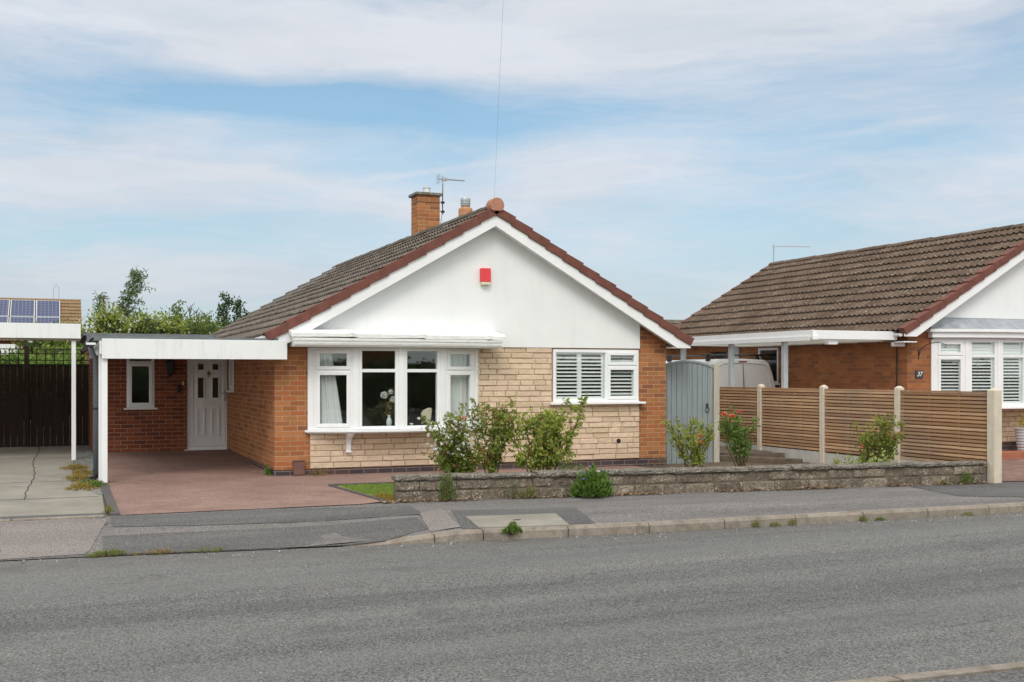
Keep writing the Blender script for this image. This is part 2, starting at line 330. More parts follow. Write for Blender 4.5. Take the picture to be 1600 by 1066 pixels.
M_POSTC=plain('pale_concrete_post',(.60,.53,.43),.9,.10,9.,bmp=.4,bsc=80.)
M_GRAVELB=plain('concrete_board',(.47,.46,.43),.9,.12,6.,bmp=.3)
def f_wood(t):
    c=t.ramp(t.tint,[(0.,(.33,.175,.095)),(.5,(.52,.305,.170)),(1.,(.68,.45,.27))])
    n=t.noise(t.scale(t.pos,(2.,2.,50.)),1.,6,.7); c=t.mix(t.mr(n,.4,.7,0.,.6),c,(.19,.12,.075)); k=t.noise(t.scale(t.pos,(5,5,14)),1.,2); c=t.mix(t.mr(k,.70,.76),c,(.46,.33,.19)); k2=t.noise(t.pos,1.,4); c=t.mix(t.mr(k2,.45,.7,0.,.45),c,(.22,.19,.165))
    base(t,c); t.b.inputs['Roughness'].default_value=.85; bump(t,n,.35,.004)
M_WOOD=mat('weathered_slat_wood',f_wood)
def woodv(name,c,v=.3):
    def fn(t):
        n=t.noise(t.scale(t.pos,(26.,26.,1.2)),1.,5,.7); base(t,t.mix(t.mr(n,.3,.75),[x*(1-v) for x in c],[x*(1+v) for x in c])); bump(t,n,.4,.004); t.b.inputs['Roughness'].default_value=.8
    return mat(name,fn)
M_GATE=woodv('blue_grey_painted_wood',(.245,.285,.295),.24)
M_DARKWOOD=woodv('dark_brown_fence_wood',(.034,.021,.016),.45)
M_POSTW=woodv('weathered_grey_post_wood',(.47,.44,.37),.25)
M_SLEEPER=plain('sleeper_wood',(.115,.088,.066),.9,.35,9.,bmp=.5,bsc=30.)
M_LEAD=plain('grey_lead',(.33,.355,.39),.6,.25,5.,metal=.1,streak=True)
M_WEATHERWHITE=mat('weathered_white_flashing',lambda t:(base(t,t.mix(t.mr(t.noise(t.scale(t.pos,(12,12,40)),1.,5,.7),.5,.75,0.,.5),(.77,.775,.78),(.48,.47,.44))),bump(t,t.noise(t.scale(t.pos,(5,5,12)),1.,4),.6,.02)))
M_FELT=plain('grey_roof_felt',(.16,.175,.185),.85,.15,5.)
M_PIPE=plain('grey_plastic_pipe',(.14,.165,.195),.4,.1,5.,spec=.5)
M_BLACK=plain('black_plastic',(.014,.014,.015),.4,.2,8.,spec=.5)
M_STEEL=plain('dull_steel',(.42,.43,.44),.4,.12,9.,metal=.8)
M_ALU=plain('pale_aluminium',(.60,.62,.64),.4,.1,9.,metal=.5)
M_BRASS=plain('brass',(.62,.38,.11),.3,.15,20.,metal=.9)
M_REDBOX=plain('red_plastic',(.72,.055,.065),.45,.05,4.,spec=.4)
M_CREAM=plain('cream_plastic',(.66,.60,.42),.5,.1,8.)
M_METER=plain('red_brown_box',(.17,.085,.07),.6,.12,9.)
M_TERRA=plain('terracotta_pot',(.48,.235,.13),.85,.2,12.,bmp=.3)
M_VAN=plain('white_van_paint',(.78,.79,.80),.25,.03,2.,spec=.5)
M_CURTAIN=mat('pale_curtain_cloth',lambda t:(base(t,(.72,.74,.75)),t.b.inputs.__getitem__('Roughness').__setattr__('default_value',.95)))
M_SHUTTER=plain('white_shutter_paint',(.86,.88,.88),.5,.03,4.)
M_ROOM=plain('room_wall_paint',(.62,.61,.57),.9,.05,2.)
M_FLOORIN=plain('room_carpet',(.12,.10,.085),.95,.2,40.)
M_SIDING=plain('pale_grey_siding',(.52,.54,.56),.7,.06,3.)
M_SOIL=plain('dry_soil',(.115,.085,.06),.95,.35,18.,bmp=.8,bsc=40.)
M_GRAVEL=mat('grey_gravel',lambda t:(base(t,t.mix(t.mr(t.noise(t.pos,38.,3,.7),.36,.62),(.05,.052,.05),(.36,.36,.34))),bump(t,t.noise(t.pos,38.,3,.7),1.,.02)))
M_LAWN=mat('lawn_grass',lambda t:(base(t,t.mix(t.mr(t.noise(t.pos,5.,5,.65),.4,.68),t.mix(t.mr(t.noise(t.pos,60.,3),.3,.7),(.12,.20,.03),(.20,.30,.055)),(.30,.26,.10)))))
M_BLOCKPAVE=brickmat('red_block_paving',[(.24,.13,.11),(.29,.17,.145),(.21,.12,.105),(.27,.18,.16)],(.16,.12,.105),.2,.1,.008)
M_STEPBRICK=brickmat('red_step_brick',[(.45,.15,.085),(.40,.13,.075)],(.35,.22,.17))
M_SLATE=plain('slate_plaque',(.045,.055,.065),.6,.15,9.)
def leafmat(name,stops,tr=.35):
    def fn(t):
        c=t.ramp(t.tint,stops); t.put(t.b.inputs['Base Color'],c); t.b.inputs['Roughness'].default_value=.5; t.b.inputs['Specular IOR Level'].default_value=.35
        ts=t.add('ShaderNodeBsdfTranslucent'); t.put(ts.inputs[0],t.mix(.5,c,(.25,.36,.04))); mx=t.add('ShaderNodeMixShader'); mx.inputs[0].default_value=tr
        t.l.new(t.b.outputs[0],mx.inputs[1]); t.l.new(ts.outputs[0],mx.inputs[2]); t.l.new(mx.outputs[0],t.o.inputs[0])
    return mat(name,fn)
L_ROSE=leafmat('rose_leaf',[(0.,(.065,.095,.02)),(.35,(.15,.195,.035)),(.7,(.255,.29,.06)),(.9,(.32,.29,.07)),(1.,(.28,.09,.045))])
L_ROSEY=leafmat('rose_leaf_yellow_green',[(0.,(.10,.14,.028)),(.4,(.235,.29,.05)),(.75,(.37,.41,.09)),(.93,(.50,.47,.13)),(1.,(.30,.11,.05))])
L_GREEN=leafmat('fresh_green_leaf',[(0.,(.05,.105,.02)),(.5,(.11,.20,.04)),(1.,(.21,.33,.07))])
L_HEDGE=leafmat('hedge_leaf',[(0.,(.04,.065,.016)),(.45,(.10,.15,.03)),(.8,(.19,.245,.05)),(1.,(.32,.36,.08))])
L_WILLOW=leafmat('silvery_leaf',[(0.,(.07,.105,.05)),(.6,(.13,.18,.09)),(1.,(.21,.27,.15))])
L_DARK=leafmat('dark_conifer_leaf',[(0.,(.018,.040,.014)),(.6,(.045,.085,.03)),(1.,(.085,.14,.05))],.15)
L_PALE=leafmat('cream_variegated_leaf',[(0.,(.20,.27,.06)),(.5,(.42,.48,.17)),(1.,(.68,.70,.42))])
L_WEED=leafmat('weed_leaf',[(0.,(.09,.13,.03)),(.5,(.19,.22,.06)),(1.,(.36,.28,.10))])
L_RUST=leafmat('rusty_weed_leaf',[(0.,(.16,.15,.03)),(.5,(.34,.22,.05)),(1.,(.45,.25,.08))])
M_WHITEP=leafmat('white_petal',[(0.,(.72,.73,.70)),(1.,(.88,.88,.84))],.3)
M_CORAL=leafmat('coral_petal',[(0.,(.66,.05,.035)),(.6,(.80,.13,.09)),(1.,(.85,.33,.28))],.2)
M_VIOLET=leafmat('violet_petal',[(0.,(.17,.14,.42)),(1.,(.32,.28,.62))],.2)
M_STEM=plain('green_brown_stem',(.12,.085,.045),.8,.35,25.)
M_TRUNK=plain('tree_bark',(.10,.075,.05),.9,.3,14.,bmp=.6,bsc=25.)
exec_marker=0
# ================================================ GROUND
def lin(x,pts):
    if x<=pts[0][0]: return pts[0][1]
    for (a,b),(c,d_) in zip(pts,pts[1:]):
        if x<=c: return b+(d_-b)*(x-a)/(c-a)
    return pts[-1][1]
KP=[(-60,-5.6),(-3.46,-5.66),(-.3,-6.04),(.64,-6.13),(3.,-6.33),(7.87,-6.5),(25,-7.2),(60,-8.5)]
def kerb_y(x): return lin(x,KP)
def wall_y(x): return -3.75 if x<.4 else (-3.62-.107*(x-.8) if x<60 else 0)
def kerb_top(x): return lin(x,[(-.35,-.145),(.75,-.05)])
def gz(x,y):
    k,w_=kerb_y(x),wall_y(x)
    if y<=k: return kerb_top(x)
    if y<w_: return kerb_top(x)+(-.03-kerb_top(x))*(y-k)/(w_-k)
    if y<0: return -.03+(.03-.006*max(0,min(x,7)))*(y-w_)/(-w_)
    return lin(y,[(0,-.006*max(0,min(x,7))),(5,.08),(60,.10)])
def sheet(name,poly,dz,mt,step=.5):
    bm=bmesh.new(); f=bm.faces.new([bm.verts.new((x,y,0)) for x,y in poly])
    bmesh.ops.triangulate(bm,faces=[f])
    xs=[p[0] for p in poly]; ys=[p[1] for p in poly]
    def cuts(a,b,st):
        i=math.ceil(a/st); 
        while i*st<b: yield i*st; i+=1
    for c in cuts(max(min(xs),-14),min(max(xs),24),1.): bmesh.ops.bisect_plane(bm,geom=bm.verts[:]+bm.edges[:]+bm.faces[:],plane_co=(c,0,0),plane_no=(1,0,0))
    for c in cuts(max(min(ys),-9),min(max(ys),5.6),step): bmesh.ops.bisect_plane(bm,geom=bm.verts[:]+bm.edges[:]+bm.faces[:],plane_co=(0,c,0),plane_no=(0,1,0))
    if min(ys)<-5 and name!='pavement':
        off=.012 if max(xs)<1.3 and name=='pavement_patch' and min(xs)<.2 else .125
        for (xa,ya),(xb,yb) in zip(KP,KP[1:]):
            if xb<min(xs)-.5 or xa>max(xs)+.5: continue
            bmesh.ops.bisect_plane(bm,geom=bm.verts[:]+bm.edges[:]+bm.faces[:],plane_co=(xa,ya+off,0),plane_no=(-(yb-ya),(xb-xa),0),clear_inner=True)
    for v in bm.verts: v.co.z=gz(v.co.x,v.co.y)+dz
    bmesh.ops.recalc_face_normals(bm,faces=bm.faces[:])
    if bm.faces[:] and sum(f.normal.z for f in bm.faces)<0: bmesh.ops.reverse_faces(bm,faces=bm.faces[:])
    me=D.meshes.new(name); bm.to_mesh(me); bm.free(); me.materials.append(mt)
    uv=me.uv_layers.new(name='UVMap')
    for l in me.loops: v=me.vertices[l.vertex_index].co; uv.data[l.index].uv=(v.x,v.y)
    o=D.objects.new(name,me); COL.objects.link(o); return struct(o)
g=mb(); g.q([(-700,-500,-.30),(700,-500,-.30),(700,900,-.30),(-700,900,-.30)]); struct(g.build('ground',plain('field_grass',(.07,.10,.03),.95,.3,.4)))
g=mb(); g.q([(-60,-12.02,-.15),(60,-12.02,-.15),(60,-5.0,-.15),(-60,-5.0,-.15)]); struct(g.build('road',M_ROAD))
kb=lambda x:kerb_y(x)+(.12 if x>-.3 else .0)
def strip(x0,x1,back,n=24):
    xs=[x0+(x1-x0)*i/n for i in range(n+1)]
    return [(x,kb(x)) for x in xs]+[(x,back(x)) for x in reversed(xs)]
sheet('garden_ground',[(-60,-3.72),(.45,-3.72),(.8,-3.58),(9.4,-4.5),(24,-6.0),(60,-6.0),(60,80),(-60,80)],0,M_SOIL)
sheet('pavement',strip(-40,50,lambda x:wall_y(x)+.02 if x<24 else -6.0,90),.004,M_PAVE)
# wide crossover: dark and pale tarmac bands in front of the drive
def bandpoly(pts,z=-.09):
    rr=random.Random(len(pts)*7+int(pts[0][0])); P=[onz(px,py,z) for px,py in pts]; out=[]
    for a,b in zip(P,P[1:]+P[:1]):
        n=max(1,int(math.hypot(b[0]-a[0],b[1]-a[1])/.18))
        for i in range(n): f=i/n; j=.016 if i else 0; out.append((a[0]+(b[0]-a[0])*f+rr.uniform(-j,j)*.5,a[1]+(b[1]-a[1])*f+rr.uniform(-j,j)))
    return out
sheet('pavement_patch',bandpoly([(0,828),(80,824),(168,822),(150,845),(140,858),(118,871),(0,876)],-.11),.009,M_PINKPAVE)
sheet('pavement_patch',bandpoly([(170,803),(560,796),(640,793),(662,806),(500,812),(330,818),(175,822)],-.05),.0085,M_PATCH)
sheet('pavement_patch',bandpoly([(0,812),(165,806),(168,820),(60,823),(0,826)],-.05),.0085,M_PATCH)
sheet('pavement_patch',bandpoly([(160,840),(400,829),(650,817),(668,833),(570,849),(420,856),(160,860)],-.10),.0095,M_PATCH)
sheet('pavement_patch',bandpoly([(655,808),(690,800),(720,828),(700,830),(672,832)],-.07),.009,M_PINKPAVE)
sheet('pavement_patch',bandpoly([(705,800),(900,796),(935,822),(900,825),(725,829)],-.05),.0085,M_PATCH)
sheet('pavement_patch',bandpoly([(1420,762),(1600,755),(1700,752),(1700,772),(1600,777),(1500,776)],-.04),.0085,M_PATCH)
sheet('concrete_drive',[(-40,-3.72),(-2.50,-3.72),(-2.46,-1.6),(-2.62,.2),(-2.74,2.6),(-2.74,7.35),(-40,7.35)],.006,M_CONC)
g=mb()
for x0,x1,y0,y1 in [(-9,-2.76,4.2,4.225),(-9,-2.62,.3,.322),(-9,-2.5,-1.8,-1.775)]:
    z=gz(-4,(y0+y1)/2)+.011; g.q([(x0,y0,z),(x1,y0,z),(x1,y1,z),(x0,y1,z)])

for i in range(24):
    ya,yb=-1.8+i*.38,-1.8+(i+1)*.38; xa,xb=-3.34+.03*math.sin(ya*1.3)+.02*(i%2),-3.34+.03*math.sin(yb*1.3)+.02*((i+1)%2)
    if i in (0,1,4,5): xa-=.0
    g.q([(xa-.007,ya,gz(xa,ya)+.0105),(xa+.007,ya,gz(xa,ya)+.0105),(xb+.007,yb,gz(xb,yb)+.0105),(xb-.007,yb,gz(xb,yb)+.0105)])
struct(g.build('concrete_joint',plain('joint_dirt',(.07,.065,.05),.95,.3,20.)))
g=mb()
for i in range(14):
    x1=-2.52-i*.92; g.box(x1-.905,x1,-3.80,-3.70,-.16,gz(x1,-3.75)+.022,R_.random())
struct(g.build('drive_edging',M_KERB,bevel=.008))
sheet('gravel_strip',[(-2.74,-.2),(-2.5,-1.6),(-2.44,-1.6),(-2.40,4.98),(-2.36,7.3),(-2.73,7.3),(-2.73,2.6)],.010,M_GRAVEL)
DRV=[(-2.36,-3.72),(.36,-3.72),(.66,-3.56),(.50,-1.60),(6.0,-1.60),(6.0,-.0),(5.9,.0),(0.02,.02),(.02,4.99),(-2.38,4.99),(-2.38,.2)]
sheet('red_tarmac_drive',DRV,.012,M_DRIVE)
g=mb()
def edge(pts,wd,zt,m_=None):
    for (xa,ya),(xb,yb) in zip(pts,pts[1:]):
        n=max(1,int(math.hypot(xb-xa,yb-ya)/.5)); L=math.hypot(xb-xa,yb-ya); nx,ny=-(yb-ya)/L*wd/2,(xb-xa)/L*wd/2
        for i in range(n):
            a,b=i/n,(i+1)/n; p=(xa+(xb-xa)*a,ya+(yb-ya)*a); q=(xa+(xb-xa)*b,ya+(yb-ya)*b)
            za,zb=gz(*p)+zt,gz(*q)+zt
            B=[(p[0]-nx,p[1]-ny),(q[0]-nx,q[1]-ny),(q[0]+nx,q[1]+ny),(p[0]+nx,p[1]+ny)]; Z=[za,zb,zb,za]
            g.hexa([(x,y,-.2) for x,y in B]+[(x,y,z) for (x,y),z in zip(B,Z)],R_.random())
edge([(-2.40,-3.72),(-2.40,.0)],.10,.03); edge([(.68,-3.56),(.46,-1.60)],.05,.03); edge([(.46,-1.57),(6.0,-1.57)],.05,.03)
struct(g.build('path_edging',M_EDGE))
sheet('lawn',[(.72,-3.5),(.9,-3.5),(5.,-3.9),(5.,-1.62),(.52,-1.62)],.012,M_LAWN)
sheet('block_paving',[(9.45,-4.5),(24,-6.0),(24,8),(9.45,8)],.012,M_BLOCKPAVE)
# kerb stones
g=mb()
def kerbstone(x0,x1,tint,fy=kerb_y,top=None,side=1,dep=.125):
    n=3
    for i in range(n):
        a=x0+(x1-x0)*i/n; b=x0+(x1-x0)*(i+1)/n
        ya,yb=fy(a),fy(b); ta,tb=(kerb_top(a)+.006,kerb_top(b)+.006) if top is None else (top,top)
        s_=side; pr=[(0,-.25),(0.006*s_,-.03),(.03*s_,0),(dep*s_,0),(dep*s_,-.25)]
        A=[(a,ya+p,ta+q) for p,q in pr]; B=[(b,yb+p,tb+q) for p,q in pr]
        vs=A+B; m=len(pr); fs=[(j,j+m,j+1+m,j+1) if s_>0 else (j,j+1,j+1+m,j+m) for j in range(m-1)]
        if i==0: fs.append(tuple(range(m)) if s_>0 else tuple(range(m-1,-1,-1)))
        if i==n-1: fs.append(tuple(range(2*m-1,m-1,-1)) if s_>0 else tuple(range(m,2*m)))
        g.mesh(vs,fs,tint)
x=-.42
while x<40:
    L=.905 if x>.5 else .9
    if -.42<x<.5: L=.5
    kerbstone(x,x+L-.012,R_.random()); x+=L
struct(g.build('kerb',M_KERB))
g=mb(); nky=lambda x:-11.93-.055*(x-1)
x=-20.
while x<40: kerbstone(x,x+.90,R_.random(),fy=nky,top=-.05,side=-1,dep=.12); x+=.915
struct(g.build('near_kerb',M_KERB))
g=mb(); xs=[-60,-20,0,20,60]
for a,b in zip(xs,xs[1:]): g.q([(a,-16,-.058),(b,-16,-.058),(b,nky(b)-.135,-.058),(a,nky(a)-.135,-.058)])
g.q([(-60,-30,-.06),(60,-30,-.06),(60,-16,-.06),(-60,-16,-.06)]); struct(g.build('near_pavement',M_PATCH))
# inspection cover in the pavement
cv=[onz(*p,-.045) for p in [(728,810),(868,805),(890,822),(748,826)]]
g=mb(); cz=[gz(*p)+.020 for p in cv]; g.hexa([(x,y,-.1) for x,y in (cv[3],cv[2],cv[1],cv[0])]+[(cv[i][0],cv[i][1],cz[i]) for i in (3,2,1,0)])
o=g.build('inspection_cover',M_CONC,bevel=.004); props(o,'pale rectangular concrete inspection cover set in the pavement beside the kerb','cover')
c=sum(p[0] for p in cv)/4,sum(p[1] for p in cv)/4
g=mb(); zc=gz(*c)+.024; g.box(c[0]-.05,c[0]+.03,c[1]-.012,c[1]+.012,zc-.01,zc+.002); h=g.build('lifting_slot',M_BLACK,o)

# ================================================ WALL / WINDOW BUILDERS
def cutwall(g,fr,L,z0,z1,th,ops,tint=.5):
    us=sorted({0.,L}|{o[0] for o in ops}|{o[1] for o in ops}); zs=sorted({z0,z1}|{o[2] for o in ops}|{o[3] for o in ops})
    for a,b in zip(us,us[1:]):
        run=None
        for c,d_ in zip(zs,zs[1:]):
            um,zm=(a+b)/2,(c+d_)/2
            solid=not any(o[0]<um<o[1] and o[2]<zm<o[3] for o in ops)
            if solid: run=(run[0],d_) if run else (c,d_)
            if (not solid or d_==zs[-1]) and run: g.ob(fr,a,b,0,-th,run[0],run[1],tint); run=None
    return g
def frame_rect(g,fr,u0,u1,z0,z1,t,n0,n1):
    g.ob(fr,u0,u1,n0,n1,z0,z0+t); g.ob(fr,u0,u1,n0,n1,z1-t,z1)
    g.ob(fr,u0,u0+t,n0,n1,z0+t,z1-t); g.ob(fr,u1-t,u1,n0,n1,z0+t,z1-t)
def lights(parent,fr,u0,u1,z0,z1,cells,t=.05,n=0.,mt=None):
    """window: outer frame, then cells (u0,u1,z0,z1,opening) each with an optional sash and its pane"""
    mt=mt or M_WHITE
    g=mb(); frame_rect(g,fr,u0,u1,z0,z1,t,n,n-.07)
    us=sorted({c[0] for c in cells}|{c[1] for c in cells}); 
    for c in us[1:-1]: g.ob(fr,c-t/2,c+t/2,n-.001,n-.069,z0+t,z1-t)
    for c in cells:
        if c[3]<z1-.01: g.ob(fr,c[0]+(t/2 if c[0]>u0+.01 else t),c[1]-(t/2 if c[1]<u1-.01 else t),n-.002,n-.068,c[3]-t/2,c[3]+t/2)
    f=g.build('window_frame',mt,parent,bevel=.004)
    for c in cells:
        a=c[0]+(t/2 if c[0]>u0+.01 else t); b=c[1]-(t/2 if c[1]<u1-.01 else t); p=c[2]+(t/2 if c[2]>z0+.01 else t); q=c[3]-(t/2 if c[3]<z1-.01 else t)
        if c[4]:
            g=mb(); frame_rect(g,fr,a-.012,b+.012,p-.012,q+.012,.055,n+.016,n-.04); g.build('sash',mt,f,bevel=.006); a+=.043;b-=.043;p+=.043;q-=.043
        g=mb(); O_,u_,n_=fr; G=lambda uu,z:(O_[0]+u_[0]*uu+n_[0]*(n-.03),O_[1]+u_[1]*uu+n_[1]*(n-.03),z)
        g.q([G(a-.004,p-.004),G(b+.004,p-.004),G(b+.004,q+.004),G(a-.004,q+.004)]); g.build('pane',M_GLASS,f)
    return f
def louvres(parent,fr,u0,u1,z0,z1,n,ncol=1,st=.045,pitch=.062,tilt=.35,name='shutter',th=.012,mt=None):
    g=mb(); w_=(u1-u0)/ncol
    for i in range(ncol):
        a,b=u0+i*w_,u0+(i+1)*w_; g.ob(fr,a,a+st,n,n-.025,z0,z1); g.ob(fr,b-st,b,n,n-.025,z0,z1); g.ob(fr,a+st,b-st,n,n-.025,z0,z0+st); g.ob(fr,a+st,b-st,n,n-.025,z1-st,z1)
        z=z0+st+pitch*.6; O,u,nn=fr
        while z<z1-st-.02:
            G=lambda uu,dn,zz:(O[0]+u[0]*uu+nn[0]*dn,O[1]+u[1]*uu+nn[1]*dn,zz)
            c,s_=math.cos(tilt)*.028,math.sin(tilt)*.028; m_=n-.012
            g.hexa([G(a+st,m_+c,z-s_),G(b-st,m_+c,z-s_),G(b-st,m_-c,z+s_),G(a+st,m_-c,z+s_),G(a+st,m_+c,z-s_+th*.8),G(b-st,m_+c,z-s_+th*.8),G(b-st,m_-c,z+s_+th*.8),G(a+st,m_-c,z+s_+th*.8)]); z+=pitch
    return g.build(name,mt or M_SHUTTER,parent)
def stonework(parent,u0,u1,z0,z1,ops,y=0.,name='stone_cladding',seed=3,rh=.088):
    rr=random.Random(seed); b=mb(); s=mb()
    fr=((0,y,0),(1,0),(0,-1)); 
    cutwall(b,((u0,y-.022,0),(1,0),(0,-1)),u1-u0,z0,z1,.022,[(a-u0,b_-u0,c,d_) for a,b_,c,d_ in ops])
    z=z0; rows=int(round((z1-z0)/rh)); rh=(z1-z0)/rows
    skip=[]
    for r in range(rows):
        za,zb=z0+r*rh,z0+(r+1)*rh; x=u0-rr.uniform(0,.25)
        while x<u1:
            L=rr.choice([.22,.28,.33,.38,.42,.48,.20]); a,c=max(x,u0),min(x+L,u1); x+=L
            top=zb
            for (A,B) in [(a,c)]:
                if B-A<.03: continue
                segs=[(A,B)]
                for o in ops:
                    if o[2]<(za+top)/2<o[3]:
                        segs=[q for s0,s1 in segs for q in ((s0,min(s1,o[0])),(max(s0,o[1]),s1)) if q[1]-q[0]>.02]
                for s0,s1 in segs:
                    pr=.022+rr.uniform(.004,.022); j=.0035; tl=rr.uniform(-.0015,.0015)
                    # slightly uneven, chamfered split face
                    c0=[(s0+j,za+j+tl),(s1-j,za+j-tl),(s1-j,top-j-tl),(s0+j,top-j+tl)]; ch=.008
                    c1=[(s0+j+ch,za+j+ch),(s1-j-ch,za+j+ch),(s1-j-ch,top-j-ch),(s0+j+ch,top-j-ch)]
                    vs=[(X,y-.021,Z) for X,Z in c0]+[(X,y-pr*.72,Z) for X,Z in c0]+[(X,y-pr-rr.uniform(0,.004),Z) for X,Z in c1]
                    fs=[(i,(i+1)%4,4+(i+1)%4,4+i) for i in range(4)]+[(4+i,4+(i+1)%4,8+(i+1)%4,8+i) for i in range(4)]+[(8,9,10,11)]
                    s.mesh(vs,fs,rr.random())
    p=s.build(name,M_STONE,parent); b.build('mortar_bed',M_STONEJOINT,p); return p
def roof_slope(parent,E,al,up,L,SL,nc,mt,period=.15,amp=.028,step=.045,name='roof',seed=1,sag=0.):
    """courses of rolled interlocking tiles; E eave corner, al unit vector along the eave, up unit vector up the slope"""
    al,up,E=Vector(al),Vector(up),Vector(E); nr=al.cross(up); 
    if nr.z<0: nr=-nr
    g=mb(); rr=random.Random(seed); per=8; n=int(L/period*per); gauge=SL/nc
    def prof(i): 
        f=(i%per)/per; return amp*max(0.,math.cos((f-.5)*2*math.pi*.9))**.8
    for j in range(nc):
        s0=j*gauge-.03; s1=(j+1)*gauge+.0; vs=[]
        jit={}
        for i in range(n+1):
            tl=i//(per*2); a=jit.setdefault(tl,(rr.uniform(-.004,.004),rr.uniform(-.006,.006)))
            h=prof(i); P0=E+al*(L*i/n)+up*(s0+a[1]); P1=E+al*(L*i/n)+up*s1
            vs+= [P0+nr*(h+step+a[0]-.022), P0+nr*(h+step+a[0]), P1+nr*(h*1.+.002)]
        tints={}
        flip=(al.cross(up).z<0)
        for i in range(n):
            b=i*3; t=tints.setdefault(i//(per*2),min(1,max(0,rr.gauss(.5,.26))))
            for k in (0,1):
                f=(b+k,b+3+k,b+4+k,b+k+1)
                if flip: f=f[::-1]
                g.f.append(tuple(len(g.v)+q for q in f)); g.t.append(t); g.ms.append(0)
        g.v+=[tuple(v) for v in vs]
    # underlay
    d0=-.03; p=[E+up*0+nr*d0,E+al*L+nr*d0,E+al*L+up*SL+nr*d0,E+up*SL+nr*d0]
    g.q(p if not flip else p[::-1],.3)
    return g.build(name,mt,parent)
def ridge(parent,x,y0,y1,z,mt,name='ridge_tiles',r=.11,seg=.45):
    g=mb(); y=y0; rr=random.Random(4)
    while y<y1-.05:
        e=min(y+seg,y1); t=rr.random(); k=8; dz_=rr.uniform(-.006,.006)
        vs=[]
        for yy,ra in ((y,r),(e-.008,r-.008)):
            for j in range(k+1):
                w_=math.pi*j/k; vs.append((x+ra*1.1*math.cos(w_),yy,z+dz_+ra*math.sin(w_)*.8-.05))
        g.mesh(vs,[(j,j+1,j+k+2,j+k+1) for j in range(k)]+[tuple(range(k,-1,-1))],t); y=e
    return g.build(name,mt,parent)
def verge(parent,x_e,z_e,x_r,z_r,y0,y1,n,name='verge_tiles'):
    """stepped clay verge caps up one side of the gable, from eave (x_e,z_e) to ridge (x_r,z_r)"""
    g=mb(); dx,dz_=(x_r-x_e)/n,(z_r-z_e)/n; L=math.hypot(dx,dz_); ux,uz=dx/L,dz_/L; nx,nz=-uz,ux
    if nz<0: nx,nz=-nx,-nz
    rr=random.Random(5)
    for i in range(n):
        ax,az=x_e+dx*i,z_e+dz_*i; a,b=-.015,L-.006
        lo,hi=.052+rr.uniform(-.003,.003),.026
        P=[(ax+ux*a-nx*.085,az+uz*a-nz*.085),(ax+ux*b-nx*.105,az+uz*b-nz*.105),(ax+ux*b+nx*hi,az+uz*b+nz*hi),(ax+ux*a+nx*lo,az+uz*a+nz*lo)]
        if dx<0: P=P[::-1]
        g.xzprism(P,y0-.012*(i%2)*.3,y1,rr.random())
    return g.build(name,M_VERGE,parent,bevel=.006)
def bargeboard(parent,x_e,z_e,x_r,z_r,y0,hgt=.19,off=.06,foot=.26):
    g=mb(); L=math.hypot(x_r-x_e,z_r-z_e); k=(z_r-z_e)/(x_r-x_e); c=math.hypot(1,k)
    top=lambda x:z_e+(x-x_e)*k-off*c; bot=lambda x:top(x)-hgt*c
    s=1 if x_r>x_e else -1; xf=x_e+s*foot; zb=bot(xf)
    P=[(x_e,zb),(xf,zb),(x_r,bot(x_r)),(x_r,top(x_r)),(x_e,top(x_e))]
    if s<0: P=P[::-1]
    g.xzprism(P,y0,y0+.025); return g.build('bargeboard',M_WHITE,parent,bevel=.004),zb
def bow(parent,pts,z0,z1,tr,opens,t=.05,shut=None,deep=0.,body='bay_window',trtop=True):
    """faceted bow window over plan points pts, transom at tr"""
    e=mb()
    P=[Vector((p[0],p[1])) for p in pts]
    # mullion posts at the joints
    for i,p in enumerate(P):
        if 0<i<len(P)-1: d1=(P[i]-P[i-1]).normalized(); d2=(P[i+1]-P[i]).normalized(); u=((d1+d2)).normalized()
        elif i==0: u=(P[1]-P[0]).normalized()
        else: u=(P[-1]-P[-2]).normalized()
        n=(u.y,-u.x); e.ob(((p.x,p.y),(u.x,u.y),n),-.045,.045,.008,-.075,z0,z1)
    root=e.build(body,M_WHITE,parent,bevel=.005)
    for i in range(len(P)-1):
        u=(P[i+1]-P[i]); L=u.length; u/=L; n=(u.y,-u.x); fr=((P[i].x,P[i].y),(u.x,u.y),n)
        lights(parent,fr,.045,L-.045,z0,z1,[(.045,L-.045,z0,tr,opens[i]),(.045,L-.045,tr,z1,opens[i])],t=t)
        if shut: louvres(parent,fr,.10,L-.10,z0+.05,tr-.01,-.060,1,.035,.060,.42); louvres(parent,fr,.10,L-.10,tr+.03,z1-.04,-.060,1,.02,.052,1.25)
    return root
# ================================================ THE BUNGALOW
HS=thing('bungalow','orange brick bungalow with white gable, cream stone front, bay window and carport','bungalow',(3.3,0,0))
FW,DEP=6.65,10.3
ZG=1.955      # underside of the white gable
XE0,XE1,XR,ZE,ZR=-.14,6.98,3.42,2.10,4.15
k_=(ZR-ZE)/(XR-XE0)
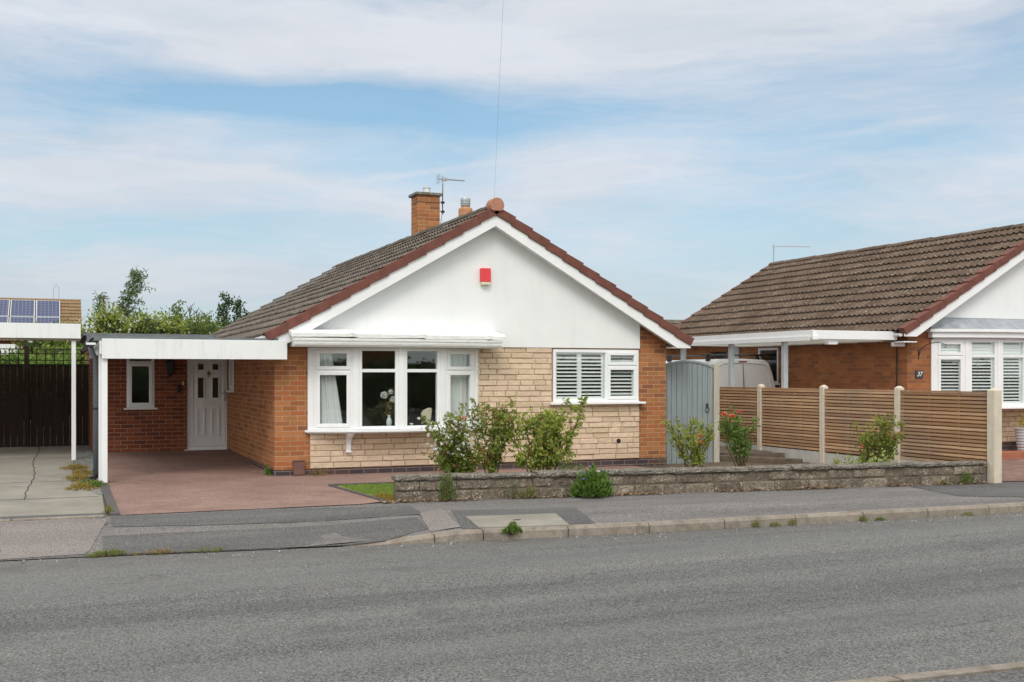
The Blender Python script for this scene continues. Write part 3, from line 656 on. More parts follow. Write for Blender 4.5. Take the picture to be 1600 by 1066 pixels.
# openings: bay and right-hand window
OPS=[(.55,3.17,.66,1.915),(4.53,6.09,1.06,1.915)]
g=mb(); cutwall(g,((0,0,0),(1,0),(0,-1)),FW,.10,ZG,.28,OPS)
g.xzprism([(0,ZG),(FW,ZG),(FW,2.10),(XR,ZR-.12),(0,2.10)],0,.28)
g.ob(((FW,0,0),(0,1),(1,0)),.28,DEP,0,-.28,.10,2.02)
g.ob(((0,DEP,0),(0,-1),(-1,0)),0,DEP-5.0-.0,0,-.28,.10,2.02)
fr_side=((0,5.0,0),(0,-1),(-1,0))
cutwall(g,fr_side,5.0-.28,.10,2.02,.28,[(.30,.85,1.22,1.86)])
g.xzprism([(0,.1),(FW,.1),(FW,2.10),(XR,ZR-.12),(0,2.10)],DEP-.0,DEP+.28)
g.build('wall',M_BRICK,HS)
g=mb()
cutwall(g,((-.012,-.012,0),(1,0),(0,-1)),FW+.024,-.25,.10,.3,[]); g.ob(((-.012,5.0,0),(0,-1),(-1,0)),0,4.7,0,-.2,-.2,.10); g.ob(((FW+.012,0,0),(0,1),(1,0)),.30,DEP,0,-.2,-.2,.10)
g.build('plinth',M_PLINTH,HS)
stonework(HS,.52,6.12,.10,ZG,[(.52,3.20,.63,1.93),(4.50,6.12,1.03,1.93)])
# white gable panel
g=mb(); zt=lambda x:(ZE+(x-XE0)*k_ if x<XR else ZE+(XE1-x)*k_)-.12
P=[(.52,ZG-.0),(6.12,ZG-.0),(6.12,zt(6.12)),(XR,zt(XR)),(.52,zt(.52))]
g.xzprism(P,-.05,-.005); gp=g.build('gable_panel',M_RENDER,HS)
# bargeboards, verges
_,zf=bargeboard(HS,XE0,ZE,XR,ZR,-.27); bargeboard(HS,XE1,ZE,XR,ZR,-.27)
g=mb(); g.box(XE0+.005,0,-.245,-.0,zf+.002,zf+.02); g.box(XE0,XE0+.02,-.245,.02,zf,ZE-.08); g.box(FW,XE1-.005,-.245,0,zf+.002,zf+.02); g.box(XE1-.02,XE1,-.245,.02,zf,ZE-.08)
# sloping soffit between wall and board
for s in (-1,1):
    xe=XE0+.26 if s<0 else XE1-.26
    za=zt(xe)-.1; zb=zt(XR)-.12
    P=[(xe,za-.02),(XR,zb-.02),(XR,zb),(xe,za)]
    if s>0: P=P[::-1]
    g.xzprism(P,-.245,-.05)
g.build('soffit',M_WHITE,HS)
verge(HS,XE0-.02,ZE-.01,XR,ZR,-.30,-.14,12); verge(HS,XE1+.02,ZE-.01,XR,ZR,-.30,-.14,12)
sl=math.hypot(XR-XE0,ZR-ZE); ux,uz=(XR-XE0)/sl,(ZR-ZE)/sl
roof_slope(HS,(XE0-.05,-.16,ZE-.05*k_),(0,1,0),(ux,0,uz),DEP+.5,sl+.05,12,M_TILE,seed=11)
roof_slope(HS,(XE1+.05,-.16,ZE-.05*k_),(0,1,0),(-ux,0,uz),DEP+.5,sl+.05,12,M_TILE,seed=12)
ridge(HS,XR,-.18,DEP+.35,ZR+.045,M_TILE)
g=mb(); k=28; cx,cz,r=XR,ZR+.035,.118
vs=[(cx+r*math.cos(2*math.pi*j/k),-.335,cz+max(-.09,r*math.sin(2*math.pi*j/k))) for j in range(k)]+[(cx+r*math.cos(2*math.pi*j/k),-.13,cz+max(-.09,r*math.sin(2*math.pi*j/k))) for j in range(k)]
g.mesh(vs,[tuple(range(k)),tuple(range(2*k-1,k-1,-1))]+[(j,j+k,(j+1)%k+k,(j+1)%k) for j in range(k)]); g.build('ridge_end_cap',M_RIDGEEND,HS,bevel=.006)
# gutters
g=mb()
def gutter(g,x,y0,y1,z,r=.055,k=8):
    vs=[]
    for yy in (y0,y1):
        for rr_ in (r,r-.008):
            for j in range(k+1): w_=math.pi+math.pi*j/k; vs.append((x+rr_*math.cos(w_),yy,z+rr_*math.sin(w_)))
    m=k+1; fs=[]
    for j in range(k): fs+=[(j,j+1,2*m+j+1,2*m+j),(m+j,3*m+j,3*m+j+1,m+j+1),(j,m+j,m+j+1,j+1)]
    fs.append((0,2*m,3*m,m)); fs.append((k,m+k,3*m+k,2*m+k))
    g.mesh(vs,fs); vs2=[(x+r*math.cos(math.pi+math.pi*j/k),y0-.003,z+r*math.sin(math.pi+math.pi*j/k)) for j in range(k+1)]; g.mesh(vs2,[tuple(range(k,-1,-1))])
gutter(g,XE1-.02,-.2,DEP,ZE-.06); g.build('gutter',M_WHITE,HS,smooth=False)
g=mb(); pts=[(-.17+.02*math.sin(i*1.1),-.18+i*.7,2.055+.012*math.sin(i*2.1)+.006*i) for i in range(9)]
for a,b in zip(pts,pts[1:]): g.hexa([(a[0]-.10,a[1],a[2]-.05),(a[0]+.05,a[1],a[2]-.05),(b[0]+.05,b[1],b[2]-.05),(b[0]-.10,b[1],b[2]-.05),(a[0]-.05,a[1],a[2]+.03),(a[0]+.05,a[1],a[2]+.02),(b[0]+.05,b[1],b[2]+.02),(b[0]-.05,b[1],b[2]+.03)])
g.build('flashing',M_WEATHERWHITE,HS)
# chimney
cx0,cx1,cy0,cy1=3.47,3.92,4.0,4.42
g=mb(); g.box(cx0,cx1,cy0,cy1,3.5,5.0); ch=g.build('chimney',M_BRICK,HS)
g=mb(); g.box(cx0-.045,cx1+.045,cy0-.045,cy1+.045,5.0,5.055); g.build('chimney_cap',M_COPING,ch,bevel=.008)
g=mb(); g.lathe((3.72,4.2,5.055),[(.075,0),(.07,.10),(.078,.11),(.078,.13),(.06,.13),(.058,.10)],16); g.build('flue',M_ALU,ch,smooth=False)
g=mb()
for i in range(5):   # stepped lead along the chimney foot
    z=ZR-.02-i*.085; x=cx0-.012-.15*i*.0
g.box(cx0-.03,cx0+.17,cy0-.012,cy0-.002,ZR-.10,ZR+.06); g.box(cx0+.17,cx1+.02,cy0-.012,cy0-.002,ZR-.02,ZR+.13)
P=[(cx0+.02,cy0-.02,ZR-.01),(cx0-.30,cy0-.10,ZR-.155),(cx0-.26,cy0+.3,ZR-.13),(cx0+.0,cy0+.1,ZR+.00)]
g.q([(x,y,z+.03) for x,y,z in P]); g.q([(cx0-.28,cy0-.16,ZR-.17),(cx0+.25,cy0-.14,ZR+.01),(cx0+.25,cy0+.0,ZR+.06),(cx0-.26,cy0+.0,ZR-.08)])
g.build('chimney_flashing',M_ALU,ch)
# flue pot with steel cowl
g=mb(); g.lathe((3.72,1.97,3.95),[(.12,0),(.11,.36),(.125,.38),(.125,.50),(.115,.52),(.085,.53)],20); fp=g.build('flue_pot',M_TERRA,HS,smooth=False)
g=mb(); g.lathe((3.72,1.97,4.48),[(.07,0),(.085,.03),(.088,.06),(.078,.065),(.088,.07),(.088,.10),(.078,.105),(.088,.11),(.088,.15),(.08,.165),(.02,.17)],20); g.build('cowl',M_STEEL,fp)
# aerial strapped to the chimney
ax,ay=4.03,4.15
g=mb(); g.tube([(ax,ay,4.66),(ax,ay,5.42)],.014,8); an=g.build('aerial_mast',M_STEEL,HS)
g=mb(); dirv=Vector((.92,.10,.02)); B=Vector((ax,ay,5.36))
g.tube([B-dirv*.12,B+dirv*.52],.008,6)
for i in range(13):
    p=B+dirv*(.05+i*.037); g.tube([p+Vector((-.0,-.06,0)),p+Vector((.0,.06,0))],.004,5); g.tube([p+Vector((0,0,-.02)),p+Vector((0,0,.02))],.005,5)
for a in range(-3,4): g.tube([B-dirv*.10+Vector((0,-.13,a*.028)),B-dirv*.10+Vector((0,.13,a*.028))],.004,5)
g.box(ax-.015,ax+.09,ay-.03,ay+.03,5.33,5.39); g.build('aerial',M_STEEL,an)
g=mb()
for z in (4.72,4.90): g.tube([(cx1-.02,cy0+.05,z),(ax+.04,ay,z)],.008,6); g.box(ax-.025,ax+.03,ay-.03,ay+.03,z-.02,z+.02)
g.box(cx0-.004,cx1+.006,cy0-.006,cy1+.006,4.86,4.872); g.tube([(ax,ay-.015,5.26),(ax-.01,ay-.03,4.75),(ax-.07,ay-.05,4.4),(ax-.08,ay-.1,4.1)],.005,5); g.build('bracket',M_BLACK,an)
# alarm box
x0,z1_=ony(751,419,-.1); x1,z0_=ony(766,445,-.1)
g=mb(); g.box(x0,x1,-.14,-.05,z0_+.04,z1_); al=g.build('alarm_box',M_REDBOX,HS,bevel=.012)
g=mb(); g.box(x0+.01,x1-.01,-.135,-.05,z0_-.005,z0_+.04); g.build('alarm_base',M_CREAM,al,bevel=.006)
# bay window
BP=[(.53,-.03),(1.17,-.235),(1.86,-.315),(2.55,-.235),(3.19,-.03)]
OB=[True,False,False,True]
BZ0,BZ1,BTR=.685,1.925,1.575
bow(HS,BP,BZ0,BZ1,BTR,OB,body='bay_mullions')
g=mb(); out=lambda d_: [(BP[0][0]-d_*.9,-.0)]+[(BP[0][0]-d_*.9,BP[0][1]-d_*.5)]+[(p[0],p[1]-d_) for p in BP[1:-1]]+[(BP[-1][0]+d_*.9,BP[-1][1]-d_*.5),(BP[-1][0]+d_*.9,0)]
g.prism(out(.10),BZ0-.035,BZ0-.003); g.prism([(p[0],p[1]+.004) for p in out(.05)],BZ0-.055,BZ0-.036); g.prism([(BP[0][0],.20)]+[(p[0],p[1]+.075) for p in BP]+[(BP[-1][0],.20)],BZ0-.002,BZ0+.012)
g.build('window_sill',M_WHITE,HS,bevel=.005)
for bx in (1.10,2.50):
    g=mb(); pr=[(-.02,.62),(-.02,.36),(-.075,.36),(-.085,.40),(-.09,.46),(-.12,.53),(-.20,.575),(-.22,.62)]
    n=len(pr); vs=[(bx-.035,y,z) for y,z in pr]+[(bx+.035,y,z) for y,z in pr]
    g.mesh(vs,[tuple(range(n)),tuple(range(2*n-1,n-1,-1))]+[(i,i+n,(i+1)%n+n,(i+1)%n) for i in range(n)]); g.box(bx-.05,bx+.05,-.24,-.02,.60,.629); g.box(bx-.045,bx+.045,-.095,-.02,.335,.362); g.build('sill_bracket',M_WHITE,HS,bevel=.004)
# bay head: boarding, gutter profile, crumpled sheet over
HY_=-.46
g=mb(); g.box(.20,3.46,HY_+.06,-.05,1.93,1.965)
pr=[(HY_+.02,1.925),(HY_-.01,1.955),(HY_-.02,1.985),(HY_-.015,1.99),(HY_-.03,2.02),(HY_-.03,2.055),(HY_-.005,2.058),(HY_+.06,2.05),(HY_+.06,1.93)]
n=len(pr); vs=[(.16+.05*(2.05-z)/.12,y,z) for y,z in pr]+[(3.46-.05*(2.05-z)/.12,y,z) for y,z in pr]
g.mesh(vs,[tuple(range(n)),tuple(range(2*n-1,n-1,-1))]+[(i,i+n,(i+1)%n+n,(i+1)%n) for i in range(n)])
g.xzprism([(.2,1.966),(.28,1.966),(.28,2.10),(.2,2.04)],HY_+.061,-.05); g.box(3.38,3.45,HY_+.061,-.05,1.966,2.13)
g.build('bay_fascia',M_WEATHERWHITE,HS)
g=mb(); N=60; rr=random.Random(9); rows=[(-.052,2.21),(-.30,2.175),(HY_-.005,2.16),(HY_-.035,2.125),(HY_-.035,2.075)]
vs=[]
for i in range(N+1):
    x=.15+(3.34)*i/N; ph=(i/N*3.05+.12)%1.; f=.028*math.exp(-((ph-.93)/.03)**2)
    for j,(y,z) in enumerate(rows): vs.append((x,y-(f if j else 0)*.8+rr.uniform(-.002,.002),z-.02*i/N*(j>0)+(.018*ph*(j==4))-(.012*(j==4))+(f*.6 if 0<j<4 else 0)+rr.uniform(-.002,.002)))
m=len(rows); g.mesh(vs,[(i*m+j,i*m+j+1,(i+1)*m+j+1,(i+1)*m+j) for i in range(N) for j in range(m-1)]+[tuple(range(m-1,-1,-1)),tuple(N*m+j for j in range(m))])
o=g.build('bay_roof_sheet',M_WEATHERWHITE,HS); sdm=o.modifiers.new('solid','SOLIDIFY'); sdm.thickness=.006
# right-hand window with shutters
fr0=((0,0,0),(1,0),(0,-1))
frw=((4.52,-.035,0),(1,0),(0,-1)); wx=5.50-4.52
lights(HS,frw,0,1.585,1.065,1.93,[(0,wx,1.065,1.93,False),(wx,1.585,1.065,1.66,True),(wx,1.585,1.66,1.93,True)],t=.05)
g=mb(); g.box(4.44,6.19,-.14,0.0,1.025,1.06); g.box(4.50,6.13,-.036,.1,1.06,1.066); g.build('window_sill',M_WHITE,HS,bevel=.005)
louvres(HS,frw,.05,wx-.03,1.115,1.89,-.060,2,.04,.060,.42); louvres(HS,frw,wx+.06,1.53,1.115,1.64,-.060,1,.04,.060,.42); louvres(HS,frw,wx+.06,1.53,1.68,1.89,-.060,1,.03,.060,.42)
# round vent, electricity box, small capped outlet
g=mb(); g.tube([(5.72,-.047,.405),(5.72,-.03,.405)],.038,16); g.build('air_vent',M_BLACK,HS)
g=mb(); g.box(.27,.43,-.075,-.013,.02,.225); g.box(.255,.445,-.085,-.0125,.225,.235); g.build('meter_box',M_METER,HS,bevel=.006)
# ------------- porch wall, door, side window
g=mb(); frp=((-2.39,5.0,0),(1,0),(0,-1))
DX0,DX1=-.74,.045; WX0,WX1=-1.81,-1.32
cutwall(g,frp,2.39,.02,2.22,.25,[(DX0+2.39,2.389,.02,2.13),(WX0+2.39,WX1+2.39,.90,2.0)])
g.ob(((-2.39,DEP,0),(0,-1),(-1,0)),0,DEP-5.25,0,-.25,-.1,2.22); g.build('porch_wall',M_RED,HS)
frd=((DX0,5.0,0),(1,0),(0,-1)); dw=DX1-DX0
g=mb(); frame_rect(g,frd,0,dw,.09,2.12,.07,-.03,-.10); g.ob(frd,-.04,dw+.02,.03,-.10,.07,.105); df=g.build('door_frame',M_WHITE,HS,bevel=.004)
g=mb(); g.ob(frd,.085,dw-.085,-.045,-.09,.175,2.04); g.ob(frd,.073,.12,-.032,-.06,.165,2.045);g.ob(frd,dw-.12,dw-.073,-.032,-.06,.165,2.045);g.ob(frd,.12,dw-.12,-.032,-.06,.165,.21)
a0,a1,b0,b1=.18,.335,dw-.335,dw-.18
PAN=[(a0,a1,.36,.88,0),(b0,b1,.36,.88,0),(a0,a1,1.05,1.48,1),(b0,b1,1.05,1.48,1),(a0,a1,1.58,1.74,1),(b0,b1,1.58,1.74,1)]
for p in PAN: frame_rect(g,frd,p[0],p[1],p[2],p[3],.026,-.025,-.05)
dr=g.build('front_door',M_WHITE,HS,bevel=.003)
for p in PAN:
    if p[4]: g=mb(); g.ob(frd,p[0]+.026,p[1]-.026,-.040,-.048,p[2]+.026,p[3]-.026); g.build('door_pane',M_DARKGLASS,dr)
g=mb(); g.ob(frd,.255,.53,-.030,-.05,.945,.985); g.build('letterbox',M_CREAM if False else M_WHITE,dr,bevel=.004)
g=mb(); g.ob(frd,dw-.115,dw-.085,.0,-.04,1.02,1.22); g.ob(frd,dw-.20,dw-.085,.028,.012,1.155,1.172); g.ob(frd,dw-.108,dw-.092,.028,-.01,1.155,1.172); g.build('door_handle',M_ALU,dr,bevel=.003)
g=mb(); kx=DX0+.395; g.lathe((kx,4.0,0),[(0.001,0),(.001,.001)],3) if False else None
g.tube([(kx,5.045,1.53),(kx,5.018,1.53)],[.03,.034],14); g.tube([(kx,5.03,1.565),(kx,5.03,1.60)],[.012,.005],8); g.tube([(kx,5.03,1.50),(kx,5.03,1.455)],[.014,.006],8)
g.build('door_knocker',M_BRASS,dr,smooth=True)
fws=((WX0,5.0,0),(1,0),(0,-1)); ww=WX1-WX0
lights(HS,fws,0,ww,.90,2.0,[(0,ww,.90,1.735,True),(0,ww,1.735,2.0,False)],t=.05)
g=mb(); g.ob(fws,-.05,ww+.05,.05,-.08,.868,.90); g.build('window_sill',M_WHITE,HS,bevel=.004)
# side window on the long wall
fsd=((0,4.70,0),(0,-1),(-1,0))
lights(HS,fsd,0,.55,1.22,1.86,[(0,.55,1.22,1.86,True)],t=.05)
g=mb(); g.ob(fsd,-.04,.59,.06,-.05,1.185,1.22); g.build('window_sill',M_WHITE,HS,bevel=.004)
# wall lantern, key safe, bell
lx,lz=ony(266,575,4.9)
g=mb(); g.lathe((lx,4.88,lz-.12),[(.012,-.05),(.03,-.02),(.045,.0),(.062,.02),(.085,.22),(.09,.23),(.05,.30),(.01,.33)],6); g.box(lx-.012,lx+.012,4.89,4.985,lz+.10,lz+.13); g.box(lx-.035,lx+.035,4.982,5.0,lz-.0,lz+.24); g.build('wall_lantern',M_BLACK,HS)
kx,kz=ony(279,608,4.98); g=mb(); g.box(kx-.035,kx+.035,4.955,4.999,kz-.06,kz+.06); g.build('key_safe',M_BLACK,HS,bevel=.012)
bx,bz=ony(286,599,4.99); g=mb(); g.box(bx-.014,bx+.014,4.975,4.999,bz-.035,bz+.035); g.build('doorbell',M_CREAM,HS,bevel=.005)
# ------------- carport and flat roof
g=mb(); g.box(-2.42,.12,-.335,-.30,1.735,2.012); g.box(.095,.125,-.301,-.012,1.735,2.012); g.build('carport_fascia',M_BOARD,HS,bevel=.004)
g=mb(); g.box(-2.52,.0,-.28,4.98,1.985,2.045); g.box(-2.55,-.2,4.98,DEP,2.225,2.27); g.box(-2.55,-2.50,-.25,4.99,2.02,2.075); g.box(-2.50,-.25,4.9,4.98,2.05,2.26); g.build('flat_roof',M_FELT,HS)
g=mb()
for i in range(7): g.box(-2.40,-.01,.05+i*.72,.10+i*.72,1.86,1.984)
g.box(-2.42,-.01,-.26,4.97,1.952,1.984); g.box(-2.45,-2.421,-.28,4.97,1.80,1.984); g.build('carport_soffit',M_WHITE,HS)
g=mb(); g.box(-2.42,-2.345,-.29,-.215,-.08,1.734); g.build('carport_post',M_WHITE,HS,bevel=.004)
g=mb(); g.box(-2.455,-2.415,-.16,-.06,-.05,1.80); g.build('carport_post',M_WHITE,HS,bevel=.003)
g=mb(); gutter(g,-2.56,-.30,4.9,1.95,.055); g.build('carport_gutter',M_BLACK,HS)
g=mb(); g.box(-2.62,-2.50,-.315,-.29,1.925,1.955); g.build('gutter_end',M_WHITE,HS)
g=mb(); g.tube([(-2.56,.02,1.91),(-2.53,.06,1.82),(-2.485,.12,1.74),(-2.485,.12,.10)],.036,12); dp=g.build('downpipe',M_PIPE,HS,smooth=True)
g=mb(); g.tube([(-2.485,.12,.17),(-2.485,.10,.09),(-2.52,.06,.055),(-2.60,-.02,.045),(-2.63,-.05,.02),(-2.635,-.06,-.03)],.041,12); g.build('downpipe_shoe',M_BLACK,dp,smooth=True)
g=mb(); g.tube([(-2.485,.12,1.02),(-2.485,.12,1.05)],.042,12); g.box(-2.50,-2.40,.11,.13,1.03,1.045); g.build('pipe_clip',M_BLACK,dp)
g=mb(); g.box(-2.72,-2.56,-.16,.02,-.06,.015); g.build('drain_surround',M_CONC,HS)
# ------------- rooms seen through the glass
g=mb(); g.box(.28,FW-.28,.30,6.0,-.02,.30); g.build('room_floor',M_FLOORIN,HS)
g=mb(); g.box(.28,FW-.28,.28,9.0,2.06,2.10); g.box(.28,FW-.28,5.2,5.3,.30,2.06); g.box(3.7,3.8,.28,5.2,.30,2.06); g.box(-2.14,-.0,6.4,6.5,.02,2.2); g.box(-2.2,0,5.25,6.5,2.18,2.2); g.build('room_wall',M_ROOM,HS)
# curtains hang inside the bay
def curtain(x0,y0,x1,y1,z0,z1,n,amp,label,top=None):
    g=mb(); vs=[]; N=n*8
    for i in range(N+1):
        f=i/N
        for j in range(9):
            h=j/8; z=z0+(z1-z0)*h; sq=1 if top is None else (top+(1-top)*1.0*(1-h)**.8)
            ff=f*sq; dx,dy=x1-x0,y1-y0; L=math.hypot(dx,dy); off=amp*math.sin(f*n*2*math.pi)*(1-.25*h)+.003*math.sin(f*37+h*5)
            vs.append((x0+dx*ff-dy/L*off,y0+dy*ff+dx/L*off,z))
    g.mesh(vs,[(i*9+j,(i+1)*9+j,(i+1)*9+j+1,i*9+j+1) for i in range(N) for j in range(8)])
    return props(g.build('curtain',M_CURTAIN,smooth=True),label,'curtain','curtains inside the bay window')
curtain(.66,.04,1.02,-.06,.70,1.92,4,.02,'pale curtain hanging at the left end of the bay window',.45)
curtain(2.66,-.05,3.13,.08,.70,1.92,6,.022,'full pale curtain behind the narrow right-hand light of the bay window')
# vase with artificial flowers on the inner sill
V=thing('flower_vase','pale glazed vase holding white pompom flowers on the bay window ledge','vase',(1.72,-.12,.697),None)
zb=.697
g=mb(); g.lathe((1.72,-.12,zb),[(.026,0),(.03,.01),(.042,.05),(.046,.09),(.040,.13),(.024,.155),(.022,.18),(.03,.195)],18); g.build('vase_body',plain('pale_blue_glaze',(.62,.70,.70),.2,.1,20.,spec=.6),V,smooth=True)
g=mb()
for dx,dy,h in [(-.075,0,.50),(.02,.01,.53),(.06,-.01,.43),(-.02,0,.36),(.03,.0,.30),(-.06,.01,.28)]: g.tube([(1.72,-.12,zb+.16),(1.72+dx*.3,-.12+dy,zb+.28),(1.72+dx,-.12+dy,zb+h)],.003,5)
g.build('stem',M_STEM,V)
def pompom(c,r,m,par,n=90,seed=1,name='flower'):
    g=mb(); rr=random.Random(seed)
    g.blob(c,r*.7,seed,.1,10,.5)
    for i in range(n):
        v=Vector((rr.gauss(0,1),rr.gauss(0,1),rr.gauss(0,1))).normalized(); a=v.orthogonal().normalized()*r*.28; b=v.cross(a).normalized()*r*.28; p=Vector(c)+v*r*.65; q=Vector(c)+v*r
        g.q([p-a,q-a*.4+b*.5,q+a*.6,p+a*.8-b*.4],rr.random())
    return g.build(name,m,par)
pompom((1.645,-.12,zb+.50),.062,M_WHITEP,V,seed=2); pompom((1.785,-.13,zb+.43),.060,M_WHITEP,V,seed=3); pompom((1.75,-.11,zb+.55),.045,M_WHITEP,V,60,4)
g=mb(); rr=random.Random(6)
for i in range(40):
    p=Vector((1.70+rr.gauss(0,.035),-.12+rr.gauss(0,.02),zb+rr.uniform(.2,.4))); a=Vector((rr.gauss(0,1),rr.gauss(0,1),rr.gauss(0,1))).normalized()*.02; b=a.orthogonal().normalized()*.009; g.q([p-a,p+b,p+a,p-b],rr.random())
g.build('foliage',L_RUST,V)
# cream ornament on the ledge
g=mb(); ox,oy=2.35,-.10
pr=[(a*.8,b*.8) for a,b in [(0,.0),(.05,.0),(.04,.10),(.06,.18),(.075,.33),(.06,.37),(-.02,.36),(-.10,.32),(-.15,.25),(-.13,.22),(-.05,.20),(-.03,.10)]]
g.xzprism([(ox+a,.705+b) for a,b in pr],oy-.03,oy+.03); props(g.build('window_ornament',plain('cream_ceramic',(.58,.52,.40),.5,.2,25.),bevel=.012),'cream fan-shaped ornament standing on the bay window ledge right of the vase','ornament')
# ================================================ THE BUNGALOW NEXT DOOR (right)
def f_sheet(t):
    tr=t.add('ShaderNodeBsdfTranslucent'); tr.inputs[0].default_value=(.86,.86,.83,1); mx=t.add('ShaderNodeMixShader'); mx.inputs[0].default_value=.78; base(t,(.55,.54,.50))
    t.l.new(t.b.outputs[0],mx.inputs[1]); t.l.new(tr.outputs[0],mx.inputs[2]); t.l.new(mx.outputs[0],t.o.inputs[0])
NX,NY=11.48,-.45
H2=thing('bungalow','brown brick bungalow numbered 37 with a wide tiled roof at the right edge','bungalow',(NX+3.3,NY,0))
XE,XP,XM,ZEa,ZRi=NX-.30,NX+7.0,NX+3.35,2.33,4.46
D2=8.6
kk=(ZRi-ZEa)/(XM-XE)
g=mb(); NFW=6.7
cutwall(g,((NX,NY,0),(1,0),(0,-1)),NFW,-.2,2.40,.28,[(.56,4.0,.92,2.19)])
cutwall(g,((NX,NY+D2,0),(0,-1),(-1,0)),D2-.28,-.2,2.30,.28,[(3.90,4.65,1.32,2.1),(1.95,2.65,-.2,2.05)])
g.box(NX+NFW-.28,NX+NFW,NY+.28,NY+D2,-.2,2.3); g.xzprism([(NX,-.2),(NX+NFW,-.2),(NX+NFW,2.3),(XM,ZRi-.16),(NX,2.3)],NY+D2,NY+D2+.25)
g.xzprism([(NX,2.40),(NX+NFW,2.40),(XM,ZRi-.16)],NY,NY+.25)
g.build('wall',M_BRICK37,H2)
g=mb(); zt=lambda x:ZEa+(x-XE)*kk-.12 if x<XM else ZEa+(2*XM-XE-x)*kk-.12
g.xzprism([(NX+.50,2.58),(NX+6.2,2.58),(XM,zt(XM)),(NX+.50,zt(NX+.50))] ,NY-.06,NY-.005); g.build('gable_panel',M_RENDER,H2)
bargeboard(H2,XE,ZEa,XM,ZRi,NY-.27,.19,.06,.28); bargeboard(H2,2*XM-XE,ZEa,XM,ZRi,NY-.27,.19,.06,.28)
g=mb(); g.box(XE,NX,NY-.245,NY,2.10,2.12); g.build('soffit',M_WHITE,H2)
verge(H2,XE-.02,ZEa-.01,XM,ZRi,NY-.30,NY-.14,12); verge(H2,2*XM-XE+.02,ZEa-.01,XM,ZRi,NY-.30,NY-.14,12)
L2=math.hypot(XM-XE,ZRi-ZEa); ux2,uz2=(XM-XE)/L2,(ZRi-ZEa)/L2
roof_slope(H2,(XE-.05,NY-.16,ZEa-.05*kk),(0,1,0),(ux2,0,uz2),D2+.45,L2+.05,12,M_TILE37,seed=21,amp=.030,step=.048)
roof_slope(H2,(2*XM-XE+.05,NY-.16,ZEa-.05*kk),(0,1,0),(-ux2,0,uz2),D2+.45,L2+.05,12,M_TILE37,seed=22)
ridge(H2,XM,NY-.18,NY+D2+.3,ZRi+.04,M_TILE37)
g=mb(); verge(H2,XE-.02,ZEa-.01,XM,ZRi,NY+D2+.22,NY+D2+.36,12)
# front bow window
P37=[(NX+.58,NY-.04),(NX+1.20,NY-.24),(NX+1.86,NY-.36),(NX+2.54,NY-.38),(NX+3.22,NY-.28),(NX+3.9,NY-.04)]
bow(H2,P37,.93,2.17,1.86,[True,False,False,False,True],shut=True,body='bay_mullions')
g=mb(); so=lambda d_:[(P37[0][0]-d_,NY)]+[(P37[0][0]-d_,P37[0][1]-d_*.6)]+[(p[0],p[1]-d_) for p in P37[1:-1]]+[(P37[-1][0]+d_,P37[-1][1]-d_*.6),(P37[-1][0]+d_,NY)]
g.prism(so(.09),.875,.905); g.prism(so(.04),.905,.93); g.build('window_sill',M_WHITE,H2,bevel=.004)
g=mb(); g.prism([(p[0],p[1]-.02 if 0<i<7 else p[1]) for i,p in enumerate(so(.10))],2.20,2.30); g.prism(so(.17),2.30,2.36); g.prism(so(.0),2.17,2.20); g.build('bay_fascia',M_WHITE,H2,bevel=.006)
g=mb(); lo=so(.12); 
for a,b in zip(lo[1:-1],lo[2:-1]): g.q([(a[0],a[1],2.365),(b[0],b[1],2.365),(b[0],NY-.06,2.575),(a[0],NY-.06,2.575)])
g.build('bay_lead_roof',M_LEAD,H2)
stonework(H2,NX+.56,NX+6.2,.22,.90,[],NY,seed=17,rh=.095)
g=mb(); g.box(NX+.5,NX+6.2,NY-.04,NY-.001,.04,.22); g.build('plinth',M_PLINTH,H2)
g=mb(); g.box(NX+.28,NX+6.4,NY+2.4,NY+2.5,0,2.3); g.box(NX+.28,NX+6.4,NY+.28,NY+2.4,.3,.35); g.box(NX+.28,NX+6.4,NY+.28,NY+8,2.32,2.34); g.build('room_wall',M_ROOM,H2)
# side gutter, canopy over the drive
g=mb(); gutter(g,XE-.03,NY-.2,NY+D2,ZEa-.07,.055); g.build('gutter',M_WHITE,H2)
CXL=9.36; cy0,cy1=NY-.02,4.4
g=mb(); g.box(CXL,XE+.02,cy0-.03,cy0,2.145,2.30); g.box(CXL-.03,CXL,cy0-.03,cy1,2.20,2.305); g.box(CXL-.055,CXL-.03,cy0+.05,cy1-.02,2.115,2.20); g.box(CXL-.06,CXL+.05,cy0-.08,cy0-.03,2.13,2.20)
g.build('canopy_fascia',M_WHITE,H2,bevel=.004)
g=mb(); g.q([(CXL,cy0,2.215),(XE+.1,cy0,2.215),(XE+.1,cy1,2.215),(CXL,cy1,2.215)])
for i in range(8): g.box(CXL+.01,NX,cy0+.3+i*.55,cy0+.34+i*.55,2.12,2.199)
g.build('canopy_roof',mat('translucent_canopy_sheet',f_sheet),H2)
for yy in (.45,2.2,4.03):
    g=mb(); g.box(CXL+.02,CXL+.11,yy-.045,yy+.045,-.05,2.2); g.build('canopy_post',plain('pale_blue_grey_post',(.42,.46,.50),.5,.08,4.),H2,bevel=.004)
g=mb(); g.box(CXL+.35,CXL+.55,cy0+.02,cy0+.14,2.05,2.12); g.box(XE+.02,XE+.28,NY+.03,NY+.12,2.03,2.11); g.build('flood_light',M_WHITE,H2,bevel=.01)
